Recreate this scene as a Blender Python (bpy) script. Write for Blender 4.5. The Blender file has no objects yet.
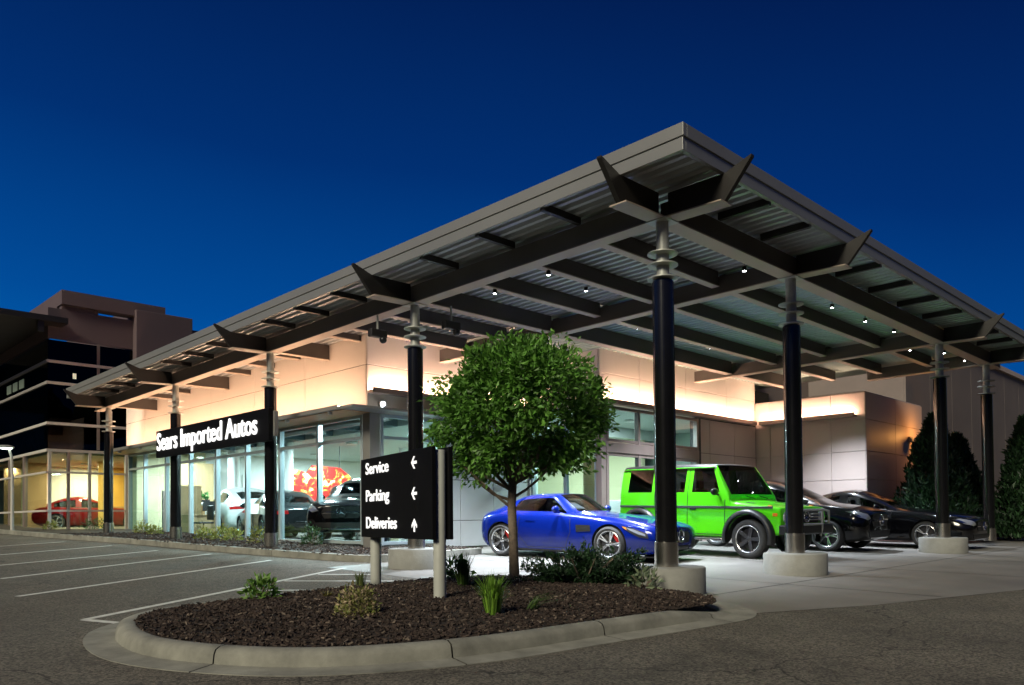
import bpy, bmesh, math, random
from mathutils import Vector, Matrix
from mathutils.bvhtree import BVHTree
random.seed(7)
R = math.radians
SC = bpy.context.scene
COL = SC.collection
D = bpy.data

# ------------------------------------------------------------------ site numbers (metres)
GU, GV = .0246, .0113          # the forecourt falls towards the street
S, T = 5.288, 3.650            # column spacing along both fronts
H0, A = 4.878, -.0113          # beam soffit height, fall of the canopy
def clamp(a, lo, hi): return max(lo, min(hi, a))
def gz(x, y): return GU * clamp(y, -30, 40) + GV * clamp(x, -30, 45)
def cz(y): return A * y        # canopy fall

# ------------------------------------------------------------------ helpers
def tag(o, label=None, cat=None, group=None, kind=None):
    if label: o['label'] = label
    if cat: o['category'] = cat
    if group: o['group'] = group
    if kind: o['kind'] = kind
    return o
def thing(name, label, cat, loc=(0, 0, 0), group=None, rz=0):
    o = D.objects.new(name, None); COL.objects.link(o)
    o.location = loc; o.rotation_euler = (0, 0, rz); o.empty_display_size = .2
    return tag(o, label, cat, group)
def link(name, me, mat=None, parent=None):
    o = D.objects.new(name, me); COL.objects.link(o)
    if mat is not None:
        for m in (mat if isinstance(mat, (list, tuple)) else [mat]): me.materials.append(m)
    if parent is not None: o.parent = parent
    return o
def origin_of(p):
    v = Vector((0, 0, 0))
    while p is not None:
        v = v + p.location; p = p.parent
    return v
class MB:
    def __init__(s): s.v = []; s.f = []; s.sm = []; s.mi = []; s.cur = 0
    def add(s, vs, fs, smooth=False):
        n = len(s.v); s.v += [tuple(v) for v in vs]
        for f in fs: s.f.append([n + i for i in f]); s.sm.append(smooth); s.mi.append(s.cur)
        return s
    def box(s, x0, x1, y0, y1, z0, z1, z0b=None, z1b=None):
        """box; z0b/z1b: other z at the y1 end (sloping members)"""
        z0b = z0 if z0b is None else z0b; z1b = z1 if z1b is None else z1b
        return s.add([(x0,y0,z0),(x1,y0,z0),(x1,y1,z0b),(x0,y1,z0b),(x0,y0,z1),(x1,y0,z1),(x1,y1,z1b),(x0,y1,z1b)],
                     [(0,3,2,1),(4,5,6,7),(0,1,5,4),(1,2,6,5),(2,3,7,6),(3,0,4,7)])
    def obox(s, m, sx, sy, sz):
        c = [(-1,-1,-1),(1,-1,-1),(1,1,-1),(-1,1,-1),(-1,-1,1),(1,-1,1),(1,1,1),(-1,1,1)]
        return s.add([m @ Vector((a*sx/2, b*sy/2, d*sz/2)) for a, b, d in c],
                     [(0,3,2,1),(4,5,6,7),(0,1,5,4),(1,2,6,5),(2,3,7,6),(3,0,4,7)])
    def prism(s, pts, d):
        """planar polygon pts (3d) extruded by vector d"""
        n = len(pts); d = Vector(d); p = [Vector(q) for q in pts]
        return s.add(p + [q + d for q in p], [tuple(range(n))[::-1], tuple(range(n, 2*n))] + [(i, (i+1) % n, n+(i+1) % n, n+i) for i in range(n)])
    def lathe(s, prof, m=None, n=24, cap=True):
        """prof [(r,z)] about local z"""
        m = m or Matrix(); vs = []; fs = []
        for r, z in prof:
            for k in range(n):
                a = 2*math.pi*k/n; vs.append(m @ Vector((r*math.cos(a), r*math.sin(a), z)))
        for i in range(len(prof)-1):
            for k in range(n):
                fs.append((i*n+k, i*n+(k+1) % n, (i+1)*n+(k+1) % n, (i+1)*n+k))
        s.add(vs, fs, True)
        if cap:
            s.add(vs[:n], [tuple(range(n))[::-1]]); s.add(vs[-n:], [tuple(range(n))])
        return s
    def cyl(s, x, y, z0, z1, r, r2=None, n=24): return s.lathe([(r, z0), (r if r2 is None else r2, z1)], Matrix.Translation((x, y, 0)), n)
    def tube(s, pts, rad, n=8):
        pts = [Vector(p) for p in pts]; rs = rad if isinstance(rad, (list, tuple)) else [rad]*len(pts)
        vs = []; fs = []
        up0 = Vector((0.13, .31, .94))
        for i, p in enumerate(pts):
            t = (pts[min(i+1, len(pts)-1)] - pts[max(i-1, 0)]).normalized()
            a = t.cross(up0).normalized()
            if a.length < .1: a = t.cross(Vector((1, 0, 0))).normalized()
            b = t.cross(a)
            for k in range(n):
                w = 2*math.pi*k/n; vs.append(p + (a*math.cos(w) + b*math.sin(w))*rs[i])
        for i in range(len(pts)-1):
            for k in range(n): fs.append((i*n+k, i*n+(k+1) % n, (i+1)*n+(k+1) % n, (i+1)*n+k))
        s.add(vs, fs, True); s.add(vs[:n], [tuple(range(n))]); s.add(vs[-n:], [tuple(range(n))[::-1]])
        return s
    def ball(s, c, rx, ry, rz, n=12, m=8):
        vs = []; fs = []
        for i in range(m+1):
            t = math.pi*i/m
            for k in range(n):
                a = 2*math.pi*k/n; vs.append((c[0]+rx*math.sin(t)*math.cos(a), c[1]+ry*math.sin(t)*math.sin(a), c[2]+rz*math.cos(t)))
        for i in range(m):
            for k in range(n): fs.append((i*n+k, (i+1)*n+k, (i+1)*n+(k+1) % n, i*n+(k+1) % n))
        return s.add(vs, fs, True)
    def build(s, name, mat, parent=None, bevel=0, local=False, seg=2):
        me = D.meshes.new(name)
        off = Vector((0, 0, 0)) if (local or parent is None) else origin_of(parent)
        me.from_pydata([Vector(v) - off for v in s.v], [], s.f)
        me.polygons.foreach_set('use_smooth', s.sm)
        me.polygons.foreach_set('material_index', s.mi)
        me.update()
        bm = bmesh.new(); bm.from_mesh(me); bmesh.ops.remove_doubles(bm, verts=bm.verts, dist=1e-5)
        bmesh.ops.recalc_face_normals(bm, faces=bm.faces); bm.to_mesh(me); bm.free()
        if any(s.sm): me.set_sharp_from_angle(angle=R(48))
        o = link(name, me, mat, parent)
        if bevel:
            b = o.modifiers.new('b', 'BEVEL'); b.width = bevel; b.segments = seg; b.limit_method = 'ANGLE'; b.angle_limit = R(40)
        return o
def noclean(name, vs, fs, mat, parent=None, smooth=False):
    me = D.meshes.new(name); me.from_pydata(vs, [], fs)
    if smooth: me.polygons.foreach_set('use_smooth', [True]*len(fs))
    me.update(); return link(name, me, mat, parent)

# ------------------------------------------------------------------ materials
def mat(name, col, rough=.5, metal=0., var=0., scale=8., bump=0., bscale=60., coat=0., spec=.5, var2=None, attr=False, trans=0.):
    m = D.materials.new(name); m.use_nodes = True; nt = m.node_tree; N = nt.nodes; L = nt.links
    p = N['Principled BSDF']; p.inputs['Roughness'].default_value = rough; p.inputs['Metallic'].default_value = metal
    p.inputs['Coat Weight'].default_value = coat; p.inputs['Coat Roughness'].default_value = .04
    p.inputs['Specular IOR Level'].default_value = spec
    c = (*col, 1); p.inputs['Base Color'].default_value = c
    tc = N.new('ShaderNodeTexCoord')
    if var:
        n = N.new('ShaderNodeTexNoise'); n.inputs['Scale'].default_value = scale; n.inputs['Detail'].default_value = 8; n.inputs['Roughness'].default_value = .65
        L.new(tc.outputs['Object'], n.inputs['Vector'])
        r = N.new('ShaderNodeValToRGB'); r.color_ramp.elements[0].position = .3; r.color_ramp.elements[1].position = .7
        r.color_ramp.elements[0].color = (*[x*(1-var) for x in col], 1)
        c2 = var2 or [min(1, x*(1+var)) for x in col]; r.color_ramp.elements[1].color = (*c2, 1)
        L.new(n.outputs['Fac'], r.inputs['Fac']); L.new(r.outputs['Color'], p.inputs['Base Color'])
        mr = N.new('ShaderNodeMapRange'); mr.inputs['To Min'].default_value = max(.02, rough*.85); mr.inputs['To Max'].default_value = min(1, rough*1.2)
        L.new(n.outputs['Fac'], mr.inputs['Value']); L.new(mr.outputs['Result'], p.inputs['Roughness'])
    if attr:
        a = N.new('ShaderNodeAttribute'); a.attribute_name = 'tint'; a.attribute_type = 'GEOMETRY'
        L.new(a.outputs['Color'], p.inputs['Base Color'])
    if bump:
        n = N.new('ShaderNodeTexNoise'); n.inputs['Scale'].default_value = bscale; n.inputs['Detail'].default_value = 6
        L.new(tc.outputs['Object'], n.inputs['Vector'])
        b = N.new('ShaderNodeBump'); b.inputs['Strength'].default_value = bump; b.inputs['Distance'].default_value = .02
        L.new(n.outputs['Fac'], b.inputs['Height']); L.new(b.outputs['Normal'], p.inputs['Normal'])
    if trans:
        t = N.new('ShaderNodeBsdfTranslucent'); mx = N.new('ShaderNodeMixShader'); mx.inputs['Fac'].default_value = trans
        if attr: L.new(a.outputs['Color'], t.inputs['Color'])
        else: t.inputs['Color'].default_value = c
        L.new(p.outputs['BSDF'], mx.inputs[1]); L.new(t.outputs['BSDF'], mx.inputs[2]); L.new(mx.outputs['Shader'], N['Material Output'].inputs['Surface'])
    return m
def glow(name, col, st):
    m = D.materials.new(name); m.use_nodes = True; p = m.node_tree.nodes['Principled BSDF']
    p.inputs['Base Color'].default_value = (*[min(1, c*.8) for c in col], 1)
    p.inputs['Emission Color'].default_value = (*col, 1); p.inputs['Emission Strength'].default_value = st
    return m
def glass(name, tint=(.9, .97, .96), refl=.06, rough=.0):
    m = D.materials.new(name); m.use_nodes = True; nt = m.node_tree; N = nt.nodes; L = nt.links
    N.remove(N['Principled BSDF'])
    t = N.new('ShaderNodeBsdfTransparent'); t.inputs['Color'].default_value = (*tint, 1)
    g = N.new('ShaderNodeBsdfGlossy'); g.inputs['Roughness'].default_value = rough
    f = N.new('ShaderNodeFresnel'); ge = N.new('ShaderNodeNewGeometry'); io = N.new('ShaderNodeMapRange')
    io.inputs['To Min'].default_value = 1.5; io.inputs['To Max'].default_value = 1/1.5     # same reflectance from either side of the thin pane
    L.new(ge.outputs['Backfacing'], io.inputs['Value']); L.new(io.outputs['Result'], f.inputs['IOR'])
    ad = N.new('ShaderNodeMath'); ad.operation = 'ADD'; ad.inputs[1].default_value = refl - .04; ad.use_clamp = True
    mx = N.new('ShaderNodeMixShader')
    L.new(f.outputs['Fac'], ad.inputs[0]); L.new(ad.outputs[0], mx.inputs['Fac'])
    L.new(t.outputs['BSDF'], mx.inputs[1]); L.new(g.outputs['BSDF'], mx.inputs[2]); L.new(mx.outputs['Shader'], N['Material Output'].inputs['Surface'])
    return m
def asphalt_mat():
    m = mat('asphalt', (.108, .097, .078), .86, var=.3, scale=.55, bump=.55, bscale=130)
    nt = m.node_tree; N = nt.nodes; L = nt.links; p = N['Principled BSDF']
    src = p.inputs['Base Color'].links[0].from_socket
    tc = N.new('ShaderNodeTexCoord'); v = N.new('ShaderNodeTexVoronoi'); v.inputs['Scale'].default_value = 62
    L.new(tc.outputs['Object'], v.inputs['Vector'])
    hs = N.new('ShaderNodeSeparateColor'); L.new(v.outputs['Color'], hs.inputs['Color'])
    mr = N.new('ShaderNodeMapRange'); mr.inputs['To Min'].default_value = .35; mr.inputs['To Max'].default_value = 1.75
    L.new(hs.outputs['Red'], mr.inputs['Value'])
    mx = N.new('ShaderNodeVectorMath'); mx.operation = 'SCALE'; L.new(src, mx.inputs[0]); L.new(mr.outputs['Result'], mx.inputs['Scale'])
    # oil drips and worn patches
    n2 = N.new('ShaderNodeTexNoise'); n2.inputs['Scale'].default_value = .9; n2.inputs['Detail'].default_value = 5; n2.inputs['Roughness'].default_value = .75; n2.inputs['Distortion'].default_value = .6; L.new(tc.outputs['Object'], n2.inputs['Vector'])
    m2 = N.new('ShaderNodeMapRange'); m2.inputs['From Min'].default_value = .56; m2.inputs['From Max'].default_value = .70; m2.inputs['To Min'].default_value = 1; m2.inputs['To Max'].default_value = .6; L.new(n2.outputs['Fac'], m2.inputs['Value'])
    # hairline cracks
    wv = N.new('ShaderNodeVectorMath'); wv.operation = 'ADD'; n3 = N.new('ShaderNodeTexNoise'); n3.inputs['Scale'].default_value = 1.6; n3.inputs['Detail'].default_value = 5; L.new(tc.outputs['Object'], n3.inputs['Vector'])
    L.new(tc.outputs['Object'], wv.inputs[0]); L.new(n3.outputs['Color'], wv.inputs[1])
    vc = N.new('ShaderNodeTexVoronoi'); vc.feature = 'DISTANCE_TO_EDGE'; vc.inputs['Scale'].default_value = .16; L.new(wv.outputs['Vector'], vc.inputs['Vector'])
    m3 = N.new('ShaderNodeMapRange'); m3.inputs['From Min'].default_value = .0008; m3.inputs['From Max'].default_value = .003; m3.inputs['To Min'].default_value = .3; m3.inputs['To Max'].default_value = 1; L.new(vc.outputs['Distance'], m3.inputs['Value'])
    pm = N.new('ShaderNodeMath'); pm.operation = 'MULTIPLY'; L.new(m2.outputs['Result'], pm.inputs[0]); L.new(m3.outputs['Result'], pm.inputs[1])
    mz = N.new('ShaderNodeVectorMath'); mz.operation = 'SCALE'; L.new(mx.outputs['Vector'], mz.inputs[0]); L.new(pm.outputs[0], mz.inputs['Scale'])
    L.new(mz.outputs['Vector'], p.inputs['Base Color'])
    return m
M = {}
M['asphalt'] = asphalt_mat()
M['concrete'] = mat('concrete_drive', (.18, .17, .155), .55, var=.22, scale=.9, bump=.12, bscale=40)
M['kerb'] = mat('kerb_concrete', (.225, .222, .19), .82, var=.38, scale=2.6, bump=.22, bscale=90)
M['pedestal'] = mat('cast_concrete', (.25, .25, .23), .8, var=.16, scale=3.5, bump=.2, bscale=30)
M['paintline'] = mat('road_paint', (.6, .6, .56), .7, var=.25, scale=9)
M['soil'] = mat('mulch_soil', (.022, .014, .010), .95, var=.5, scale=14, bump=.9, bscale=38)
M['mulch'] = mat('bark_chips', (.05, .03, .02), .9, attr=True)
M['deck'] = mat('deck_metal', (.43, .45, .47), .42, metal=.3, var=.08, scale=.7)
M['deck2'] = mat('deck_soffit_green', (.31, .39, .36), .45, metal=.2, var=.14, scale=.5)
M['fascia'] = mat('fascia_metal', (.27, .27, .26), .42, metal=.35, var=.06, scale=.6)
M['beam'] = mat('beam_paint', (.062, .052, .046), .5, var=.12, scale=1.2)  # same paint as the flanges, darkened for the shaded webs
M['beam_street_lit'] = mat('beam_paint_street_lit', (.15, .14, .125), .5, var=.12, scale=1.2)  # beam paint lightened for street light on the left outer web
M['flange_lit'] = mat('beam_paint_lit', (.40, .32, .26), .5, var=.08, scale=1.2)  # same beam paint, with light on the undersides put into its colour
M['bracket'] = mat('bracket_paint', (.016, .014, .013), .45, var=.12, scale=1.5)
M['black'] = mat('black_cladding', (.006, .006, .007), .2, coat=.25, var=.2, scale=3)
M['steel'] = mat('brushed_steel', (.55, .52, .48), .24, metal=1, var=.1, scale=20)
M['post'] = mat('grey_post_paint', (.42, .43, .39), .4, var=.08, scale=6)
M['galv'] = mat('galvanised_pipe', (.42, .43, .40), .45, metal=.25, var=.12, scale=8)
M['panel_w'] = mat('wall_panel_warm', (.72, .66, .60), .5, var=.03, scale=1.2)
M['panel_g'] = mat('wall_panel_grey', (.44, .455, .46), .45, var=.05, scale=.9)
M['panel_b'] = mat('wall_panel_taupe', (.55, .45, .41), .5, var=.05, scale=.9)
M['panel_dark'] = mat('wall_panel_dark', (.2, .165, .15), .6, var=.12, scale=.5)
M['gap'] = mat('joint_shadow_gap', (.03, .03, .03), .8)
M['ledge'] = mat('ledge_metal', (.3, .29, .275), .4, metal=.4, var=.06, scale=1)
M['wood'] = mat('warm_timber', (.42, .24, .10), .45, var=.25, scale=3)
M['mullion'] = mat('mullion_aluminium', (.42, .5, .53), .4, metal=.3, var=.05, scale=2)
M['mull_brown'] = mat('mullion_bronze', (.27, .21, .19), .4, metal=.3, var=.06, scale=2)
M['glass'] = glass('storefront_glass', (.80, .95, .97), .06)
M['carglass'] = glass('car_glass', (.22, .25, .26), .05)
M['darkglass'] = glass('office_dark_glass', (.05, .08, .08), .014)
M['white'] = mat('white_plaster', (.78, .8, .76), .7, var=.03, scale=1)
M['cream'] = mat('cream_wall', (.74, .68, .42), .7, var=.04, scale=1)
M['mint'] = mat('mint_wall', (.58, .72, .62), .7, var=.04, scale=1)
M['tan'] = mat('tan_panel', (.48, .33, .17), .6, var=.1, scale=2)
M['floor'] = mat('showroom_tile', (.36, .36, .34), .18, var=.08, scale=1.5)
M['ceil'] = mat('showroom_ceiling', (.55, .6, .56), .8, var=.05, scale=1)
M['ceil_dark'] = mat('open_ceiling', (.10, .15, .17), .8, var=.2, scale=1)
M['signblack'] = mat('sign_black', (.004, .004, .005), .55, var=.2, scale=4, spec=.15)
M['sign_letters'] = glow('lit_letters', (1, 1, 1), 1.1)
M['sign_vinyl'] = glow('glowing_white_vinyl', (1, 1, 1), .75)  # white vinyl given a weak glow so words and arrows read white
M['brown_clad'] = mat('brown_cladding', (.115, .082, .088), .6, var=.1, scale=.4)
M['strip'] = mat('facade_strip', (.55, .52, .48), .45, var=.05, scale=2)
M['tyre'] = mat('rubber', (.028, .028, .028), .75, var=.2, scale=20)
M['rim_s'] = mat('rim_silver', (.55, .56, .58), .25, metal=.9)
M['rim_d'] = mat('rim_dark', (.09, .09, .095), .3, metal=.6)
M['red'] = mat('brake_red', (.5, .01, .01), .4)
M['trim'] = mat('black_trim', (.012, .012, .013), .4)
M['moulding'] = mat('moulding_grey', (.05, .06, .05), .45)
M['disc'] = mat('brake_disc', (.06, .06, .065), .4, metal=.6)
M['chrome'] = mat('chrome', (.75, .75, .77), .1, metal=1)
M['cabin'] = mat('cabin_dark', (.02, .02, .021), .7)
M['seat'] = mat('cabin_seat', (.06, .05, .045), .6)
M['lamp'] = mat('headlamp', (.65, .68, .72), .12, metal=.7)
M['amber'] = mat('amber_lens', (.8, .22, .02), .25, coat=.5)
M['tail'] = mat('tail_lens', (.45, .01, .012), .2, coat=.6)
M['paper'] = mat('white_paper', (.85, .85, .84), .8)
def paint(n, c, r=.28, metal=0.): return mat(n, c, r, metal=metal, coat=.8, spec=.1)
M['p_blue'] = paint('paint_blue', (.002, .012, .17), .25, .1)
M['p_green'] = paint('paint_green', (.10, .70, .010), .35)
M['p_black'] = paint('paint_black', (.004, .004, .005), .2)
M['p_white'] = paint('paint_white', (.72, .74, .74), .3)
M['p_grey'] = paint('paint_grey', (.022, .026, .028), .25, .3)
M['p_red'] = paint('paint_red', (.14, .003, .004), .3)
M['bark'] = mat('tree_bark', (.20, .155, .115), .85, var=.35, scale=14, bump=.5, bscale=40)
M['leaf'] = mat('leaves', (.06, .14, .03), .5, attr=True, trans=.25)
M['spot'] = glow('downlight_lens', (.9, .95, 1), 60)
M['lens'] = glow('ceiling_light_lens', (1, .98, .92), 9)
M['warmstrip'] = glow('cove_light', (1, .62, .42), 140)
M['warmlens'] = glow('warm_lens', (1, .8, .5), 14)

# ------------------------------------------------------------------ camera, sky, stand-in for lot lamps
YA, PI_, RO = .7897, .0196, -.0092
cam = D.cameras.new('camera'); camo = D.objects.new('camera', cam); COL.objects.link(camo); SC.camera = camo
fw = Vector((math.cos(YA), math.sin(YA), 0)); rt = Vector((math.sin(YA), -math.cos(YA), 0)); up = Vector((0, 0, 1))
f2 = fw*math.cos(PI_) + up*math.sin(PI_); u2 = up*math.cos(PI_) - fw*math.sin(PI_)
r3 = rt*math.cos(RO) + u2*math.sin(RO); u3 = u2*math.cos(RO) - rt*math.sin(RO)
mm = Matrix((r3, u3, -f2)).transposed().to_4x4(); mm.translation = Vector((-8.809, -6.021, .984))
camo.matrix_world = mm
cam.sensor_width = 36; cam.lens = 799.1*36/1024; cam.shift_y = (502.9-342.5)/1024; cam.clip_end = 3000; cam.clip_start = .1

LOT_EL, LOT_DIR = R(33), Vector((.97, .22, 0)).normalized()      # the stand-in lot light travels this way
w = D.worlds.new('World'); SC.world = w; w.use_nodes = True; nt = w.node_tree
sky = nt.nodes.new('ShaderNodeTexSky'); sky.sky_type = 'NISHITA'; sky.sun_disc = False
sky.sun_elevation = R(-3.0); sky.sun_rotation = R(300); sky.altitude = 0; sky.air_density = 1.2; sky.dust_density = .3; sky.ozone_density = 6
bg = nt.nodes['Background']; bg.inputs['Strength'].default_value = 1.0
# blue hour: the twilight arch is brightest low in the west (+Y) and deepens overhead
tcw = nt.nodes.new('ShaderNodeTexCoord'); sx = nt.nodes.new('ShaderNodeSeparateXYZ'); nt.links.new(tcw.outputs['Generated'], sx.inputs[0])
ma = nt.nodes.new('ShaderNodeMath'); ma.operation = 'MULTIPLY_ADD'; ma.inputs[1].default_value = -.15; nt.links.new(sx.outputs['Y'], ma.inputs[0])
nt.links.new(sx.outputs['Z'], ma.inputs[2])
rp = nt.nodes.new('ShaderNodeValToRGB'); cr = rp.color_ramp
ad2 = nt.nodes.new('ShaderNodeMath'); ad2.operation = 'ADD'; ad2.inputs[1].default_value = .105; nt.links.new(ma.outputs[0], ad2.inputs[0])
hz = nt.nodes.new('ShaderNodeTexNoise'); hz.inputs['Scale'].default_value = 2.2; hz.inputs['Detail'].default_value = 4; nt.links.new(tcw.outputs['Generated'], hz.inputs['Vector'])   # thin unlit haze
hm = nt.nodes.new('ShaderNodeMath'); hm.operation = 'MULTIPLY_ADD'; hm.inputs[1].default_value = .05; nt.links.new(hz.outputs['Fac'], hm.inputs[0]); nt.links.new(ad2.outputs[0], hm.inputs[2]); nt.links.new(hm.outputs[0], rp.inputs['Fac'])
cr.elements[0].position = .06; cr.elements[0].color = (.0, .135, .47, 1)
cr.elements[1].position = .62; cr.elements[1].color = (.0004, .011, .075, 1)
for p, c in [(.24, (.0, .07, .31, 1)), (.42, (.0001, .029, .165, 1))]: cr.elements.new(p).color = c
ax = nt.nodes.new('ShaderNodeMixRGB'); ax.blend_type = 'ADD'; ax.inputs['Fac'].default_value = .05
nt.links.new(rp.outputs['Color'], ax.inputs[1]); nt.links.new(sky.outputs['Color'], ax.inputs[2]); nt.links.new(ax.outputs['Color'], bg.inputs['Color'])
sl = D.lights.new('lot_light', 'SUN'); sl.energy = 3.1; sl.angle = R(18); sl.color = (1, .92, .70)  # sun-type lamp standing in for the unseen lot lamps
so = D.objects.new('lot_light', sl); COL.objects.link(so)
dv = Vector((LOT_DIR.x*math.cos(LOT_EL), LOT_DIR.y*math.cos(LOT_EL), -math.sin(LOT_EL)))
so.rotation_euler = dv.to_track_quat('-Z', 'Y').to_euler(); so.location = (-10, 10, 20)

vs_ = SC.view_settings; vs_.view_transform = 'Standard'; vs_.look = 'None'; vs_.gamma = 1; vs_.use_curve_mapping = False; vs_.exposure = 0
SC.render.engine = 'CYCLES'; cy = SC.cycles
cy.use_denoising = True; cy.max_bounces = 8; cy.diffuse_bounces = 3; cy.glossy_bounces = 4; cy.transparent_max_bounces = 16; cy.transmission_bounces = 4
cy.sample_clamp_indirect = 4; cy.caustics_reflective = False; cy.caustics_refractive = False
try: cy.use_light_tree = True
except Exception: pass

# ------------------------------------------------------------------ ground
def sheet(name, poly, dz, m, kind='structure', res=1.0):
    """flat polygon laid on the falling ground, dz above it"""
    bm = bmesh.new(); vs = [bm.verts.new((x, y, 0)) for x, y in poly]; f = bm.faces.new(vs)
    bmesh.ops.triangulate(bm, faces=[f])
    me = D.meshes.new(name)
    for v in bm.verts: v.co.z = gz(v.co.x, v.co.y) + dz
    bmesh.ops.recalc_face_normals(bm, faces=bm.faces)
    if bm.faces[:][0].normal.z < 0: bmesh.ops.reverse_faces(bm, faces=bm.faces)
    bm.to_mesh(me); bm.free(); o = link(name, me, m); o['kind'] = kind; return o
xs = [-900, -300, -120, -60, -30] + [-20+5*i for i in range(14)] + [60, 120, 300, 900]
ys = [-900, -300, -120, -60, -30] + [-20+5*i for i in range(13)] + [60, 120, 300, 900]
vv = [(x, y, gz(x, y)) for y in ys for x in xs]; nx = len(xs)
ff = [(j*nx+i, j*nx+i+1, (j+1)*nx+i+1, (j+1)*nx+i) for j in range(len(ys)-1) for i in range(nx-1)]
g = noclean('ground', vv, ff, M['asphalt']); g['kind'] = 'structure'
drive = [(-1.15, 6.4), (-1.25, 3.2), (-.95, 2.0), (-.6, 1.0), (-.6, -.4), (-1.1, -1.7), (.6, -2.4), (3.6, -3.2), (10, -3.6), (30, -3.8), (30, 2.2), (15.2, 2.9), (14.5, 6.45), (6.8, 6.45), (6.8, 8.9), (3.2, 8.9), (3.2, 6.9), (.3, 6.55)]
sheet('concrete_drive', drive, .004, M['concrete'])
def strip(name, a, b, wd, dz, m):
    a = Vector(a); b = Vector(b); d = (b-a).normalized(); n = Vector((-d.y, d.x))*wd/2
    return sheet(name, [tuple(a-n), tuple(b-n), tuple(b+n), tuple(a+n)], dz, m)
# saw-cut joints of the concrete drive
for i, (a, b) in enumerate([((-.4, -.6), (26, -.9)), ((2.0, 6.3), (2.0, -2.7)), ((5.6, 6.3), (5.6, -3.3)), ((9.0, 6.3), (9.0, -3.4)), ((12.6, 6.3), (12.6, -3.5)), ((16.5, 2.4), (16.5, -3.5)), ((-.9, 3.4), (14.4, 3.3))]):
    strip('drive_joint', a, b, .022, .007, M['gap'])
for a, b, wd in [((-6.16, 5.45), (-1.05, 8.6), .1), ((-5.77, 8.14), (-1.1, 11.2), .1), ((-5.3, 10.9), (-1.5, 13.2), .1), ((-5.6, 13.4), (-1.6, 16.0), .1), ((-6.0, 16.2), (-1.9, 18.9), .1),
                 ((-6.19, 2.78), (-.98, 6.07), .1), ((-6.19, 2.78), (-5.99, 2.25), .1), ((-3.9, 4.15), (-2.55, 2.85), .1), ((-2.85, 4.8), (-1.3, 3.25), .1), ((-1.95, 5.35), (-1.25, 4.65), .1)]:
    strip('painted_line', a, b, wd, .0045, M['paintline'])

# ---- planted beds, kerbs
def catmull(pts, k=5, closed=True):
    n = len(pts); out = []
    for i in range(n if closed else n-1):
        p0, p1, p2, p3 = [Vector(pts[(i+j-1) % n]) if closed else Vector(pts[clamp(i+j-1, 0, n-1)]) for j in range(4)]
        for q in range(k):
            t = q/k
            out.append(.5*((2*p1) + (-p0+p2)*t + (2*p0-5*p1+4*p2-p3)*t*t + (-p0+3*p1-3*p2+p3)*t**3))
    if not closed: out.append(Vector(pts[-1]))
    return out
def offset(path, d, closed=True):
    n = len(path); o = []
    for i in range(n):
        a = path[(i-1) % n] if closed or i > 0 else path[i]; b = path[(i+1) % n] if closed or i < n-1 else path[i]
        t = (b-a).normalized(); o.append(path[i] + Vector((t.y, -t.x))*d)
    return o
isl = catmull([(-6.2, 1.34), (-6.3, .45), (-6.0, -.35), (-5.5, -.88), (-4.55, -1.24), (-3.2, -1.38), (-1.95, -1.5), (-1.3, -1.5), (-.88, -1.12), (-.68, -.4), (-.42, .5), (-.5, 1.2), (-.85, 2.0), (-1.5, 2.5), (-2.77, 2.52), (-3.6, 2.5), (-4.45, 2.32), (-5.2, 2.22), (-5.85, 1.95)], 5)
def kerb_run(name, path, h, wd, seglen, closed, gutter=0., hf=None):
    """kerb in cast lengths with open joints; path runs with the planting on its left"""
    hf = hf or (lambda p: h)
    n = len(path); out1 = offset(path, wd*.55, closed); out2 = offset(path, wd, closed); out3 = offset(path, wd+.012, closed); og = offset(path, wd+gutter, closed)
    mb = MB(); acc = 0
    rows = []
    for i in range(n):
        p = path[i]; hh = hf(p)
        def P(q, z): return (q.x, q.y, gz(q.x, q.y)+z)
        rows.append([P(p, -.02), P(p, hh-.008), P(p.lerp(out2[i], .12), hh), P(out1[i], hh), P(p.lerp(out2[i], .88), hh-.018*min(1, hh/.05)), P(out2[i], max(.012, hh-.05)), P(out3[i], .012)] + ([P(og[i], .006)] if gutter else []) + [P(og[i] if gutter else out3[i], -.03)])
    cuts = set(); 
    for i in range(n if closed else n-1):
        j = (i+1) % n; a = rows[i]; b = rows[j]; L_ = (path[j]-path[i]).length; acc += L_
        gap = acc > seglen
        if gap:
            acc = 0; t = 1-.012/L_
            b = [tuple(Vector(p).lerp(Vector(q), t)) for p, q in zip(a, b)]
        for k in range(len(a)-1): mb.add([a[k], b[k], b[k+1], a[k+1]], [(0, 1, 2, 3)], True)
        if gap: mb.add(b, [tuple(range(len(b)))])
    o = mb.build(name, M['kerb']); o['kind'] = 'structure'; return o
def bedmesh(name, path, h, crown, m):
    c = sum(path, Vector((0, 0)))/len(path); vs = []; fs = []; n = len(path); rings = 7
    for r in range(rings):
        s = 1-r/rings
        for p in path:
            q = c + (p-c)*s; z = gz(q.x, q.y)+h+crown*math.sin((1-s)*math.pi/2) + (random.uniform(-.012, .012) if r else 0)
            vs.append((q.x, q.y, z))
    vs.append((c.x, c.y, gz(c.x, c.y)+h+crown))
    for r in range(rings-1):
        for i in range(n): fs.append((r*n+i, r*n+(i+1) % n, (r+1)*n+(i+1) % n, (r+1)*n+i))
    for i in range(n): fs.append(((rings-1)*n+i, (rings-1)*n+(i+1) % n, len(vs)-1))
    o = noclean(name, vs, fs, m, smooth=True); o['kind'] = 'structure'; return o
def tint_faces(me, cols):
    at = me.attributes.new('tint', 'FLOAT_COLOR', 'FACE')
    fl = []
    for c in cols: fl += [c[0], c[1], c[2], 1]
    at.data.foreach_set('color', fl)
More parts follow.
